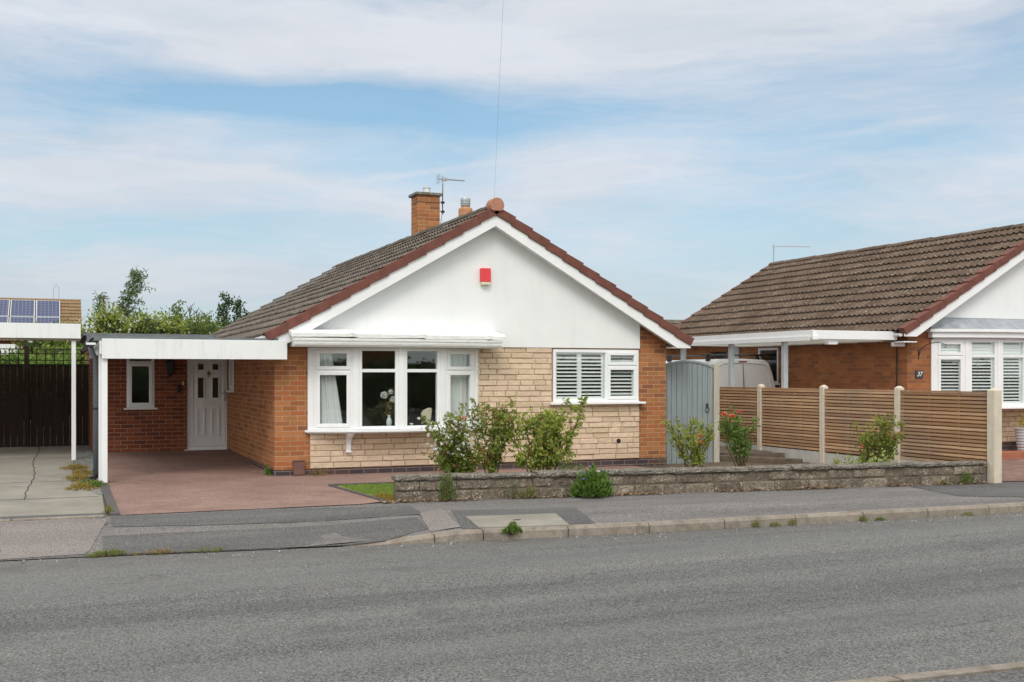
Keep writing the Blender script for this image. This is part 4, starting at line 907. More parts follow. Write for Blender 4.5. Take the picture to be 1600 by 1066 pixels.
# side wall windows / dark doorway
fr37=((NX,NY+D2,0),(0,-1),(-1,0))
lights(H2,fr37,3.90,4.65,1.32,2.1,[(3.90,4.65,1.32,2.1,False)],t=.05)
g=mb(); g.ob(fr37,3.85,4.70,.05,-.05,1.285,1.32); g.build('window_sill',M_WHITE,H2)
g=mb(); g.ob(fr37,1.95,2.65,-.12,-.16,-.1,2.05); g.build('side_door',M_BLACK,H2)
g=mb(); g.ob(fr37,2.80,3.18,.03,.0,0,2.15); g.build('cladding_panel',M_SIDING,H2)
g=mb(); g.tube([(NX-.03,NY+.25,2.2),(NX-.03,NY+.25,.0)],.012,6); g.build('cable',M_BLACK,H2)
# number plaque, basket bracket
g=mb(); px0,pz1=ony(1429.5,579,NY); px1,pz0=ony(1441.5,591,NY); g.box(px0,px1,NY-.018,NY-.0005,pz0,pz1); pq=g.build('number_plaque',M_SLATE,H2,bevel=.003)
def text(s,x,y,z,size,m,parent,name):
    cu=D.curves.new(name,'FONT'); cu.body=s; cu.size=size; cu.extrude=.002; cu.offset=.0012; cu.shear=.25; cu.align_x='CENTER'; cu.align_y='CENTER'
    t=D.objects.new(name+'_tmp',cu); COL.objects.link(t); dg=bpy.context.evaluated_depsgraph_get(); dg.update()
    me=D.meshes.new_from_object(t.evaluated_get(dg)); D.objects.remove(t); off=ROOT.get(parent.name,Vector())
    for v in me.vertices: a,b,c=v.co; v.co=Vector((x+a,y-c,z+b))-off
    me.name=name; me.materials.clear(); me.materials.append(m); o=D.objects.new(name,me); COL.objects.link(o); o.parent=parent; return o
text('37',(px0+px1)/2,NY-.020,(pz0+pz1)/2,.115,M_WHITE,pq,'number')
bx,bz=ony(1436,560,NY-.02); bz0=bz
g=mb(); pts=[(bx,NY-.015,bz-.05)]+[(bx,NY-.015,bz+.09)]
g.tube([(bx,NY-.012,bz-.02),(bx,NY-.012,bz+.16)],.008,6)
arc=[(bx+.0,NY-.02,bz+.05)]+[(bx+.0+.17*(1-math.cos(a)),NY-.04-.30*(1-math.cos(a)),bz+.10+.19*math.sin(a)) for a in [i*math.pi/2/8 for i in range(9)]]+[(bx+.25,NY-.42,bz+.25),(bx+.26,NY-.44,bz+.20),(bx+.23,NY-.40,bz+.20)]
g.tube(arc,.008,6); g.build('basket_bracket',M_BLACK,H2)
# aerial on the ridge end
ar=(XM,NY+D2+.2)
g=mb(); g.tube([(ar[0],ar[1],ZRi),(ar[0],ar[1],ZRi+.55)],.014,6); an=g.build('aerial_mast',M_STEEL,H2)
g=mb(); B=Vector((ar[0],ar[1],ZRi+.50)); dv=Vector((.80,-.28,0)); g.tube([B-dv*.08,B+dv*1.2],.010,6); g.tube([B+dv*.05+Vector((0,0,.045)),B+dv*1.05+Vector((0,0,.015))],.007,6)
for i in range(12): p=B+dv*(.1+i*.095); g.tube([p+Vector((-.03,-.09,0)),p+Vector((.03,.09,0))],.005,5)
g.build('aerial',M_ALU,an)
# pot and brick step by the neighbour's front
px_,py_=onz(1604,711,.0)
PT=thing('plant_pot','ribbed grey planter with a yellow shrub outside number 37','plant pot',(px_,py_,0))
g=mb(); prf=[(.13,0),(.14,.02)]
for i in range(8): z=.03+i*.055; r=.142+.066*(z/.47); prf+=[(r,z),(r+.010,z+.02),(r+.010,z+.035),(r+.002,z+.05)]
prf+=[(.225,.49),(.225,.51),(.205,.51),(.2,.47)]
g.lathe((px_,py_,0),prf,28); g.build('ribbed_pot',plain('pale_grey_pot',(.50,.53,.57),.5,.08,6.),PT)
g=mb(); g.box(10.9,18.,-1.35,-1.05,-.05,.10); g.box(10.9,18.,-1.05,-.5,-.05,.06); props(g.build('brick_step',M_STEPBRICK),'low red brick edging step in front of number 37 beside the ribbed pot','step')

# ================================================ VAN UNDER THE CANOPY
VN=thing('van','small white panel van with roof bars parked under the canopy','van',(10.42,3.2,0))
vx,vy=10.42,3.2
# body cross-sections (half widths by height) swept forward
ZS=[.28,.45,.80,1.05,1.30,1.60,1.76,1.83,1.855]
WS=[.72,.80,.83,.825,.80,.735,.67,.56,.0]
def section(y,hs,wsc,drop=0.,z0=.28):
    zs=[z0+(z-.28)*hs for z in ZS]
    ring=[(vx-w_*wsc,y,z) for w_,z in zip(WS,zs)]+[(vx+w_*wsc,y,z) for w_,z in reversed(list(zip(WS,zs)))][1:]
    return ring
secs=[(0.,.985,.975),(.03,.997,.992),(.10,1.,1.),(.9,1.,1.),(2.2,1.,1.),(2.7,.985,1.),(3.1,.93,1.),(3.45,.72,1.),(3.6,.56,.99),(4.1,.49,.95),(4.25,.36,.86)]
g=mb(); rings=[section(vy+a-.0*(0),b,c) for a,b,c in secs]; m=len(rings[0]); 
# lean the tail slightly
rings[0]=[(x,y+max(0,(z-1.0))*.10,z) for x,y,z in rings[0]]; rings[1]=[(x,y+max(0,(z-1.0))*.10,z) for x,y,z in rings[1]]
vs=[p for r in rings for p in r]; fs=[tuple(range(m))]+[(i*m+j,(i+1)*m+j,(i+1)*m+(j+1)%m,i*m+(j+1)%m) for i in range(len(rings)-1) for j in range(m)]+[tuple(range(len(rings)*m-1,(len(rings)-1)*m-1,-1))]
g.mesh(vs,fs); b=g.build('van_body',M_VAN,VN,smooth=True,bevel=.02)
def tail(z): return vy+max(0,(z-1.0))*.10
g=mb()   # raised rear door outline, centre seam
for sx in (-1,1):
    ring=[(.03,.50),(.70,.50),(.70,1.05),(.655,1.50),(.60,1.68),(.50,1.745),(.03,1.765)]
    pts=[(vx+sx*x,tail(z)-.006,z) for x,z in ring]; g.tube(pts,.012,6)
g.build('rear_doors',M_VAN,VN,smooth=True)
g=mb(); [g.box(vx-.004,vx+.004,tail(z)-.012,tail(z)+.03,z,z+.05) for z in [.5+.05*i for i in range(25)]]; g.build('door_seam',plain('seam_grey',(.25,.25,.26)),VN)
g=mb(); g.box(vx-.10,vx+.10,tail(1.79)-.018,tail(1.79)+.03,1.775,1.80); g.build('brake_light',plain('dark_red_lens',(.30,.02,.02),.25,.1,8.,spec=.6),VN,bevel=.004)
for sx in (-1,1):
    g=mb(); g.box(vx+sx*.71,vx+sx*.82,vy-.012,vy+.05,.62,1.15); g.build('rear_light',plain('red_lens',(.42,.02,.02),.25,.1,8.,spec=.6),VN,bevel=.015)
g=mb(); g.box(vx-.80,vx+.80,vy-.10,vy+.08,.28,.50); g.build('rear_bumper',M_BLACK,VN,bevel=.03)
g=mb(); g.box(vx-.26,vx+.26,vy-.016,vy,.60,.71); g.build('number_plate',plain('yellow_plate',(.62,.45,.05),.4,.05,5.),VN,bevel=.004)
for yy in (.75,3.35):
    for sx in (-1,1):
        g=mb(); c=(vx+sx*.74,vy+yy,.31); vs=[];
        g.tube([(c[0]-sx*.10,c[1],c[2]),(c[0]-sx*.09,c[1],c[2]),(c[0]+sx*.08,c[1],c[2]),(c[0]+sx*.10,c[1],c[2])],[.27,.31,.31,.27],24); wl=g.build('wheel',M_BLACK,VN)
        g=mb(); g.tube([(c[0]+sx*.09,c[1],c[2]),(c[0]+sx*.106,c[1],c[2])],[.20,.17],18); g.build('rim',M_STEEL,wl)
for yy in (.45,2.05):
    g=mb(); g.tube([(vx-.78,vy+yy,1.935),(vx+.78,vy+yy,1.935)],.018,8)
    for sx in (-1,1): g.hexa([(vx+sx*.62-.05,vy+yy-.03,1.80),(vx+sx*.62+.05,vy+yy-.03,1.80),(vx+sx*.62+.05,vy+yy+.03,1.80),(vx+sx*.62-.05,vy+yy+.03,1.80),(vx+sx*.62-.03,vy+yy-.02,1.95),(vx+sx*.62+.03,vy+yy-.02,1.95),(vx+sx*.62+.03,vy+yy+.02,1.95),(vx+sx*.62-.03,vy+yy+.02,1.95)])
    g.build('roof_bar',M_BLACK,VN)

# ================================================ GATE + SLATTED FENCE
GT=thing('garden_gate','blue-grey arched wooden side gate beside the brick corner','gate',(7.25,.25,0))
gx0,gx1,gy=6.69,7.74,.25
zA=lambda x:1.635+.105*(1-((x-(gx0+gx1)/2)/((gx1-gx0)/2))**2)
for i in range(10):
    a=gx0+(gx1-gx0)*i/10; b=gx0+(gx1-gx0)*(i+1)/10-.008
    g=mb(); g.xzprism([(a,-.12),(b,-.12),(b,zA(b)),(a,zA(a))],gy-.02,gy); g.build('gate_board',M_GATE,GT,bevel=.003)
g=mb(); N=14
for i in range(N):
    a=gx0+(gx1-gx0)*i/N; b=gx0+(gx1-gx0)*(i+1)/N; g.xzprism([(a,zA(a)-.01),(b,zA(b)-.01),(b,zA(b)+.028),(a,zA(a)+.028)],gy-.035,gy+.03)
g.build('arch_rail',M_GATE,GT)
g=mb(); g.box(gx0,gx1,gy+.001,gy+.04,.1,.2); g.box(gx0,gx1,gy+.001,gy+.04,1.3,1.4); g.build('gate_rail',M_GATE,GT)
lx,lz=ony(1105,636,gy-.03); g=mb(); N=12; g.tube([(lx+.035*math.cos(t_*2*math.pi/N),gy-.035,lz-.05+.05*math.sin(t_*2*math.pi/N)) for t_ in range(N+1)],.006,6); g.box(lx-.02,lx+.02,gy-.035,gy-.02,lz-.01,lz+.06); g.build('ring_latch',M_BLACK,GT)
g=mb(); g.box(7.76,7.87,gy-.03,gy+.07,-.15,1.70); g.build('gate_post',M_POSTW,GT,bevel=.004)
FX=9.36
FN=thing('slatted_fence','brown horizontal slatted fence panels between pale concrete posts','fence',(FX,-1,0))
ys=[-4.56,-2.63,-.76,1.10,2.95]
for i,y in enumerate(ys):
    g=mb(); w_=.055 if i else .07; top=1.30 if i else 1.29
    g.box(FX-w_,FX+w_,y-w_,y+w_,-.25,top); g.hexa([(FX-w_,y-w_,top),(FX+w_,y-w_,top),(FX+w_,y+w_,top),(FX-w_,y+w_,top),(FX-.02,y-.02,top+.035),(FX+.02,y-.02,top+.035),(FX+.02,y+.02,top+.035),(FX-.02,y+.02,top+.035)])
    g.build('concrete_post',M_POSTC,FN,bevel=.006)
rr=random.Random(31)
for i in range(4):
    a,b=ys[i]+.065,ys[i+1]-.062
    zb=[.20,.16,.17,.18][i]; zt_=1.27
    g=mb(); z=zt_-.028
    while z>zb+.02:
        t=rr.random(); h=.040; sk=rr.uniform(-.002,.002)
        g.box(FX-.028,FX-.012,a,b,z-h+.002,z,t); z-=.0565
    g.box(FX-.032,FX+.02,a,b,zt_-.026,zt_,rr.random()*.5)
    pn=g.build('fence_panel',M_WOOD,FN)
    g=mb()
    for u in (.02,.335,.665,.98): yy=a+(b-a)*u; g.box(FX-.012,FX+.022,yy-.022,yy+.022,zb,zt_-.027,rr.random()*.4)
    g.box(FX+.022,FX+.034,a,b,zb,zb+.03,.3)
    z=zt_-.053
    while z>zb+.02: g.box(FX+.022,FX+.036,a,b,z-.036,z,rr.random()*.2); z-=.0565
    g.build('batten',M_WOOD,pn)
    g=mb(); g.box(FX-.022,FX+.022,a,b,-.15,zb-.005); g.build('gravel_board',M_GRAVELB,FN)
g=mb(); x0,y0=onz(1118,722,.0); 
g.hexa([(7.95,.35,-.1),(8.9,-.75,-.1),(9.02,-.62,-.1),(8.05,.50,-.1),(7.95,.35,.07),(8.9,-.75,.05),(9.02,-.62,.05),(8.05,.50,.07)],.5)
g.hexa([(8.0,.52,-.1),(9.25,.2,-.1),(9.25,.35,-.1),(8.05,.65,-.1),(8.0,.52,.11),(9.25,.2,.09),(9.25,.35,.09),(8.05,.65,.11)],.3)
g.box(8.1,9.3,.66,2.9,-.1,.085,.2)
props(g.build('timber_sleeper',M_SLEEPER,bevel=.01),'old timber sleeper edging a raised bed beside the gate and slatted fence','sleeper')

# ================================================ LOW GARDEN WALL
def rough(g,fr,u0,u1,n0,n1,z0,z1,rr,jit=.005,ch=.012,tint=.5,step=.06):
    O,u,n=fr; N=max(2,int((u1-u0)/step)); pr=[(n0-ch,z0),(n0,z0+ch),(n0,(z0+z1)/2),(n0,z1-ch),(n0-ch,z1),((n0+n1)/2,z1),(n1+ch,z1),(n1,z1-ch),(n1,z0)]
    m=len(pr); vs=[]
    for i in range(N+1):
        uu=u0+(u1-u0)*i/N; e=ch*.7 if i in (0,N) else 0
        for a,z in pr:
            a2=a-(e if a>(n0+n1)/2 else -e)+rr.uniform(-jit,jit); z2=z+(e if z<(z0+z1)/2 else -e)*.6+rr.uniform(-jit,jit)*.6
            vs.append((O[0]+u[0]*uu+n[0]*a2,O[1]+u[1]*uu+n[1]*a2,z2))
    g.mesh(vs,[tuple(range(m)),tuple(range((N+1)*m-1,N*m-1,-1))]+[(i*m+j,(i+1)*m+j,(i+1)*m+(j+1)%m,i*m+(j+1)%m) for i in range(N) for j in range(m)],tint)
LW=thing('garden_wall','low weathered stone garden wall with dark coping along the pavement','wall',(5,-4,0))
wx0,wx1=.80,9.22; wy=lambda x:-3.62-.107*(x-.8)
g=mb(); rr=random.Random(12); tb=lambda x:gz(x,wy(x)-.02)
rowz=lambda x:[-.06+.0*x,.115,.235]
edges_top=.235
ang=math.atan(-.107); fu=(math.cos(ang),math.sin(ang)); fn=(fu[1],-fu[0]); frl=((wx0,-3.62,0),fu,fn); LL=(wx1-wx0)/math.cos(ang)
for (za,zb_) in ((-.10,.095),(.10,.225)):
    u=-rr.uniform(0,.2)
    while u<LL:
        L=rr.choice([.30,.36,.42,.46,.52]); a,c=max(u,0),min(u+L,LL); u+=L
        if c-a<.04: continue
        pr=rr.uniform(-.012,.016); t=rr.random(); j=.0055; zz0,zz1=za+j,zb_-j
        rough(g,frl,a+j,c-j,pr,-.18,zz0+rr.uniform(-.003,.003),zz1+rr.uniform(-.003,.003),rr,.006,.012,t)
bl=g.build('stone_block',M_WSTONE,LW)
g=mb(); g.ob(frl,.01,LL-.01,-.012,-.17,-.1,.228); g.build('mortar_bed',plain('grey_mortar',(.13,.105,.082),.95,.3,16.),bl)
g=mb(); u=-.02
while u<LL+.02:
    L=min(.60,LL+.03-u); rough(g,frl,u+.003,u+L-.003,.030+rr.uniform(-.006,.008),-.215,.226,.288+rr.uniform(-.010,.010),rr,.008,.016,rr.random(),.05); u+=L
cp=g.build('coping_stone',M_COPING,LW,smooth=False)
for o_ in (cp,bl):
    pass

# ================================================ LEFT NEIGHBOUR: CARPORT, FENCE
LC=thing('carport','white carport of the left neighbour over a concrete drive','carport',(-5,3.65,0))
g=mb(); g.box(-10,-2.62,3.60,3.64,2.125,2.375); g.box(-2.66,-2.62,3.64,6.9,2.125,2.375); g.build('carport_fascia',M_BOARD,LC,bevel=.004)
g=mb(); g.box(-10,-2.63,3.641,3.75,2.095,2.30); g.box(-10,-2.67,3.75,6.9,2.28,2.34); g.build('carport_roof',plain('brown_carport_board',(.30,.24,.19),.8,.2,4.),LC)
for y in (3.70,):
    g=mb(); g.box(-2.765,-2.695,y-.035,y+.035,-.02,2.12); g.build('carport_post',M_WHITE,LC,bevel=.003)
g=mb(); g.box(-9.0,-8.93,3.665,3.735,-.02,2.12); g.build('carport_post',M_WHITE,LC,bevel=.003)
DF=thing('board_fence','dark brown closeboard fence topped with square trellis behind the concrete drive','fence',(-5,7.4,0))
g=mb(); x=-12.; rr=random.Random(2)
while x<-2.36: e=min(x+.12,-2.36); g.box(x,e-.004,7.39+rr.uniform(0,.006),7.415,.02,1.70,rr.random()); x=e
g.box(-12,-2.36,7.37,7.42,1.701,1.725); g.build('fence_boards',M_DARKWOOD,DF)
g=mb(); x=-12.+.05
while x<-2.37: g.box(x-.009,x+.009,7.385,7.40,1.726,2.02); x+=.165
for z in (1.80,1.93,2.02): g.box(-12,-2.37,7.40,7.414,z-.009,z+.009)
g.build('trellis',M_DARKWOOD,DF)
for x in (-3.55,-5.4,-7.3):
    g=mb(); g.box(x-.045,x+.045,7.36,7.45,.0,2.08); g.build('fence_post',M_DARKWOOD,DF)

# ================================================ FAR BUILDINGS
SH=thing('house','distant house with blue solar panels on an ochre tiled roof','house',(-7,42,0))
zr,ye=5.06,37.4; y_r=40.8; ze=3.0
sl3=math.hypot(y_r-ye,zr-ze)
roof_slope(SH,(-16,ye,ze),(1,0,0),(0,(y_r-ye)/sl3,(zr-ze)/sl3),16-1.95,sl3,12,M_TILEFAR,seed=41,amp=.02)
roof_slope(SH,(-1.95,2*y_r-ye,ze),(-1,0,0),(0,-(y_r-ye)/sl3,(zr-ze)/sl3),16-1.95,sl3,12,M_TILEFAR,seed=42,amp=.02)
g=mb(); g.box(-16,-2.1,ye+.3,2*y_r-ye-.3,0,2.95); g.mesh([(-2.1,ye+.3,2.95),(-2.1,2*y_r-ye-.3,2.95),(-2.1,y_r,zr-.15)],[(0,1,2)]); g.build('wall',M_BRICK37,SH)
g=mb(); g.tube([(-16,y_r,zr+.0),(-1.95,y_r,zr+.0)],.07,8); g.build('ridge_tiles',M_TILEFAR,SH)
def f_solar(t):
    u,v,_=t.sep(t.uv); a=t.m('FRACT',t.m('MULTIPLY',t.sep(t.pos)[0],6.2)); b=t.m('FRACT',t.m('MULTIPLY',t.sep(t.pos)[1],7.2))
    l=t.m('MAXIMUM',t.m('LESS_THAN',a,.09),t.m('LESS_THAN',b,.10)); base(t,t.mix(l,(.022,.034,.10),(.17,.20,.30))); t.b.inputs['Roughness'].default_value=.25; t.b.inputs['Specular IOR Level'].default_value=.35
M_SOLAR=mat('solar_cell',f_solar)
uy3,uz3=(y_r-ye)/sl3,(zr-ze)/sl3
def spanel(x0,s0,h=1.62,w_=1.04):
    g=mb(); O=lambda x,s_,n:(x,ye+uy3*s_-uz3*n,ze+uz3*s_+uy3*n)
    g.hexa([O(x0,s0,.08),O(x0+w_,s0,.08),O(x0+w_,s0+h,.08),O(x0,s0+h,.08),O(x0,s0,.13),O(x0+w_,s0,.13),O(x0+w_,s0+h,.13),O(x0,s0+h,.13)]); p=g.build('solar_panel_frame',M_ALU,SH)
    g=mb(); e=.035; g.q([O(x0+e,s0+e,.134),O(x0+w_-e,s0+e,.134),O(x0+w_-e,s0+h-e,.134),O(x0+e,s0+h-e,.134)]); g.build('solar_cells',M_SOLAR,p)
for i in range(5):
    for r in range(2): spanel(-2.88-1.09*(i+1)+.05,sl3-.28-1.62-r*1.67)
g=mb(); c=(-3.05,y_r,zr+.04); 
for sx in (-.12,.12): g.tube([(c[0]+sx,c[1],c[2]),(c[0]+sx,c[1],c[2]+.55)],.012,5)
g.tube([(c[0]-.12,c[1],c[2]+.55),(c[0],c[1],c[2]+.72),(c[0]+.12,c[1],c[2]+.55)],.012,5); g.build('ridge_aerial',M_STEEL,SH)
# brick outbuilding behind the trellis
OB_=thing('outbuilding','small brick outbuilding with white fascia behind the trellis at the left edge','outbuilding',(-6,14,0))
bx0,_=ony(17,560,13.); g=mb(); g.box(-9,bx0,13,16,0,2.0); g.build('wall',M_RED,OB_); g=mb(); g.box(-9.1,bx0+.1,12.9,16.1,2.0,2.25); g.build('roof',M_BOARD,OB_)
# pale clad garage behind the gate, low roof beyond
CG=thing('garage','pale grey clad garage behind the side gate','garage',(9.5,12,0))
g=mb(); g.box(7.0,12.2,11.0,16,0,2.35)
z=.05
while z<2.3: g.box(6.99,12.21,10.985,11.0,z,z+.105); z+=.12
g.build('cladding',M_SIDING,CG); g=mb(); g.hexa([(6.8,10.8,2.35),(12.4,10.8,2.35),(12.4,16.2,2.35),(6.8,16.2,2.35),(6.8,10.8,2.42),(12.4,10.8,2.42),(12.4,16.2,2.6),(6.8,16.2,2.6)]); g.build('roof',M_FELT,CG)
BH=thing('house','distant brown roof showing between the two bungalows','house',(12,34,0))
bx,bz=ony(1040,495,34); g=mb(); g.box(bx-6,bx+9,34,40,0,2.6); g.build('wall',M_BRICK37,BH); 
roof_slope(BH,(bx-6.3,33.6,2.6),(1,0,0),(0,.86,.51),15.6,(bz-2.6)/.51,8,M_TILE,seed=51)
roof_slope(BH,(bx+9.3,33.6+2*(bz-2.6)/.51*.86,2.6),(-1,0,0),(0,-.86,.51),15.6,(bz-2.6)/.51,8,M_TILE,seed=52)

# ================================================ OVERHEAD WIRE
g=mb(); A=Vector((XR-.05,-.30,4.08)); Rr=Vector((cr,-sr,0)); Ff=Vector((sr,cr,0)); B=Vector((CX,CY,0))+Rr*.083+Ff*6.0+Vector((0,0,6.5))
E_=A+(B-A)*2.3; pts=[]
for i in range(25):
    f=i/24; p=A+(E_-A)*f; p.z-=.05*4*f*(1-f); pts.append(p)
g.tube(pts,.0012,5); props(g.build('telephone_wire',plain('grey_cable',(.30,.31,.33),.6,.1,5.)),'thin telephone wire rising from the white gable peak into the sky','wire')
g=mb(); g.tube([E_+Vector((0,0,-E_.z-.1)),E_+Vector((0,0,.4))],[.14,.10],12); props(g.build('telegraph_pole',M_TRUNK),'brown telegraph pole across the road carrying the wire','pole')

# ================================================ ACROSS THE ROAD (seen in the window glass)
OH=thing('house','brick house across the road reflected in the bay window','house',(8,-38,0))
g=mb(); cutwall(g,((16,-36,0),(-1,0),(0,1)),18,0,5.2,.3,[(2+i*4.2,3.8+i*4.2,z,z+1.3) for i in range(4) for z in (1.0,3.5)]); g.box(-2,16,-44,-43.7,0,5.2); g.box(-2,-1.7,-43.7,-36.3,0,5.2); g.box(15.7,16,-43.7,-36.3,0,5.2); g.build('wall',M_BRICK37,OH)
g=mb(); g.mesh([(-2.4,-35.6,5.2),(16.4,-35.6,5.2),(16.4,-40,8),(-2.4,-40,8),(-2.4,-44.4,5.2),(16.4,-44.4,5.2)],[(0,1,2,3),(3,2,5,4),(0,3,4),(1,5,2)]); g.build('roof',M_TILE,OH)
for i in range(4):
    for z in (1.0,3.5): lights(OH,((16-2-i*4.2,-36,0),(-1,0),(0,1)),0,1.8,z,z+1.3,[(0,.9,z,z+1.3,True),(.9,1.8,z,z+1.3,True)],t=.08)
# ================================================ PLANTS
def leafquad(g,p,d,L,Wd,rr,tint):
    d=d.normalized(); a=d.cross(Vector((rr.gauss(0,1),rr.gauss(0,1),rr.gauss(0,1)))).normalized()*Wd*.5; n=d.cross(a).normalized()*Wd*.18
    b=len(g.v); g.v+=[tuple(p),tuple(p+d*L*.45+a+n),tuple(p+d*L),tuple(p+d*L*.45-a+n)]; g.f.append((b,b+1,b+2,b+3)); g.t.append(tint); g.ms.append(0)
def rnd3(rr,s=1.): return Vector((rr.gauss(0,s),rr.gauss(0,s),rr.gauss(0,s)))
def rose(name,label,cat,x,y,H,sx,canes,leaf,lsize=.045,seed=1,dens=1.,fl=None,blossom=None,z0=None,lean=(0,0),group=None,lowleaf=.35,sy=None):
    rr=random.Random(seed); z=gz(x,y) if z0 is None else z0; T=thing(name,label,cat,(x,y,z),group); O=Vector((x,y,z)); g=mb(); lf=mb(); sy=sy or sx*.55; tips=[]
    for i in range(canes):
        az_=rr.uniform(0,6.283); rad=rr.uniform(.25,1.); tx,ty=math.cos(az_)*sx*rad+lean[0],math.sin(az_)*sy*rad+lean[1]; h=H*rr.uniform(.62,1.)*(1-.15*rad*.5)
        base_=O+Vector((rr.gauss(0,.04),rr.gauss(0,.03),0)); pts=[]; n=7
        for k in range(n+1):
            f=k/n; pts.append(base_+Vector((tx*f**.8+rr.gauss(0,.008),ty*f**.8+rr.gauss(0,.008),h*f)))
        g.tube(pts,[.008*(1-.7*k/n)+.002 for k in range(n+1)],5,False); tips.append(pts[-1])
        branches=[(pts,.38)]
        for b_ in range(int(5*dens)+1):
            k=rr.randint(2,n-1); s=pts[k]; dr=Vector((rr.gauss(0,.5)*sx*2,rr.gauss(0,.4)*sx*2,.4+rr.random()*.6)).normalized()*rr.uniform(.12,.28)*H; e=s+dr; mid=s+dr*.5+Vector((0,0,-.01)); g.tube([s,mid,e],[.004,.003,.002],4,False); branches.append(([s,mid,e],0.)); tips.append(e)
        for bp,st in branches:
            m=len(bp)-1; cnt=int((26 if st else 17)*dens)
            for q in range(cnt):
                f=rr.uniform(st*lowleaf*2 if st else .2,1.)*m; k=min(int(f),m-1); p=bp[k].lerp(bp[k+1],f-k); d_=(rnd3(rr)+Vector((0,0,.35))).normalized(); st_=p+d_*rr.uniform(.01,.05)
                tb=min(1,max(0,rr.gauss(.48,.2)+.12*(p.z-z)/H))
                if rr.random()<.05: tb=rr.uniform(.93,1.)
                for w_ in range(4): leafquad(lf,st_+rnd3(rr,.016),(d_+rnd3(rr,.55)).normalized(),lsize*rr.uniform(.7,1.25),lsize*.62,rr,tb)
    g.build('canes',M_STEM,T); lf.build('foliage',leaf,T)
    if blossom:
        bl=mb()
        for i in range(blossom[0]):
            t_=rr.choice([q for q in tips if q.z>z+H*blossom[1]]); c=t_+rnd3(rr,.06)
            if len(blossom)>2: c.z=min(c.z,z+H*blossom[2])
            for w_ in range(5): leafquad(bl,c,(rnd3(rr)+Vector((0,-.5,.2))).normalized(),.026,.024,rr,rr.random())
        bl.build('blossom',M_WHITEP,T)
    for f in (fl or []):
        c=O+Vector(f[:3]); g=mb(); g.tube([c-Vector((0,0,.14)),c-Vector((0,0,.02))],.003,5); 
        rr2=random.Random(seed+int(f[0]*100)); r=f[3]; pt=mb()
        for k in range(26):
            a=k*2.4; h=(k/26); v=Vector((math.cos(a)*(1-h*.7),math.sin(a)*(1-h*.7),h*.9-.25)); s=c+v*r*.35; d_=(v+Vector((0,0,.5))).normalized(); leafquad(pt,s,d_,r*.9,r*.9,rr2,rr2.random())
        pt.build('flower',M_CORAL,T)
    return T
def clump(name,label,cat,x,y,rx_,ry_,h,leaf,n,ls,seed=1,z0=None,flowers=0,fm=None,up=.6,group=None,wdr=.55,kind=None,parts=True):
    rr=random.Random(seed); z=gz(x,y) if z0 is None else z0; T=thing(name,label,cat,(x,y,z),group); g=mb(); st=mb(); O=Vector((x,y,z))
    for i in range(n):
        a=rr.uniform(0,6.283); lob=1+.28*math.sin(3*a+seed)+.18*math.sin(7*a+seed*2.1); r=math.sqrt(rr.random())*lob; px,py=math.cos(a)*r*rx_,math.sin(a)*r*ry_; hz=h*max(.12,(1-.5*r*r))*rr.uniform(.1,1.)*(.85+.3*math.sin(px*31+seed)*math.sin(py*37+seed))
        d_=Vector((px/rx_*.6,py/ry_*.6,up)).normalized()+rnd3(rr,.35); leafquad(g,O+Vector((px,py,hz*.9)),d_.normalized(),ls*rr.uniform(.6,1.3),ls*wdr,rr,min(1,max(0,rr.gauss(.5,.25))))
        if i%9==0: st.tube([O+Vector((px*.3,py*.3,-.01)),O+Vector((px*.7,py*.7,hz*.5)),O+Vector((px,py,hz*.9))],.0025,4,False)
    g.build('foliage',leaf,T); 
    if st.v: st.build('stems_or_core',M_STEM,T)
    if flowers:
        f=mb()
        for i in range(flowers):
            a=rr.uniform(0,6.283); r=math.sqrt(rr.random()); c=O+Vector((math.cos(a)*r*rx_,math.sin(a)*r*ry_-ry_*.2,h*(1-.5*r*r)+.01))
            for w_ in range(5): leafquad(f,c,(rnd3(rr)+Vector((0,-.3,.6))).normalized(),.028,.026,rr,rr.random())
        f.build('blossom',fm or M_VIOLET,T)
    return T
def at(px,py,y): x,z=ony(px,py,y); return x
# rose bushes in the front bed, left to right
yb=-3.05
rose('rose_bush','bushy rose covered in small white blossoms, in front of the bay window end','rose bush',at(716,740,yb),yb,1.06,.40,17,L_ROSE,.046,61,.85,fl=[(.02,-.16,.97,.035)],blossom=(330,.50,.92),z0=-.02,lowleaf=.12)
rose('rose_bush','slender dark-leaved rose bush with tall bare canes, between the white rose and the widest bush','rose bush',at(768,745,yb+.1),yb+.1,1.36,.38,9,L_ROSE,.050,64,.62,z0=-.02,lowleaf=.55)
rose('rose_bush','widest and tallest bright green bush, reaching up to the shuttered window sill','rose bush',at(845,740,yb),yb,1.40,.64,15,L_ROSEY,.058,69,.68,z0=-.02,lean=(.05,0),lowleaf=.5)
rose('rose_bush','upright rose bush with one coral bloom in front of the blue-grey gate','rose bush',at(1082,735,-2.2),-2.2,.96,.46,13,L_ROSEY,.044,77,.55,fl=[(-.02,-.22,.62,.048),(-.01,-.22,.54,.042)],z0=-.03,lowleaf=.5)
rose('rose_bush','rose bush with coral blooms at its top beside the gate post','rose bush',at(1160,725,-1.6),-1.6,.98,.34,12,L_GREEN,.044,81,.55,fl=[(-.40,-.1,.90,.05),(-.27,-.12,.86,.06),(-.10,-.05,.94,.035)],z0=-.02,lean=(-.14,0),lowleaf=.6)
rose('rose_bush','arching rose bush in front of the slatted fence panel, nearest the road','rose bush',at(1362,728,-3.6),-3.6,1.02,.58,14,L_ROSE,.044,85,.6,fl=[(-.25,-.1,.50,.025)],z0=-.02,lean=(.10,.0),lowleaf=.5)
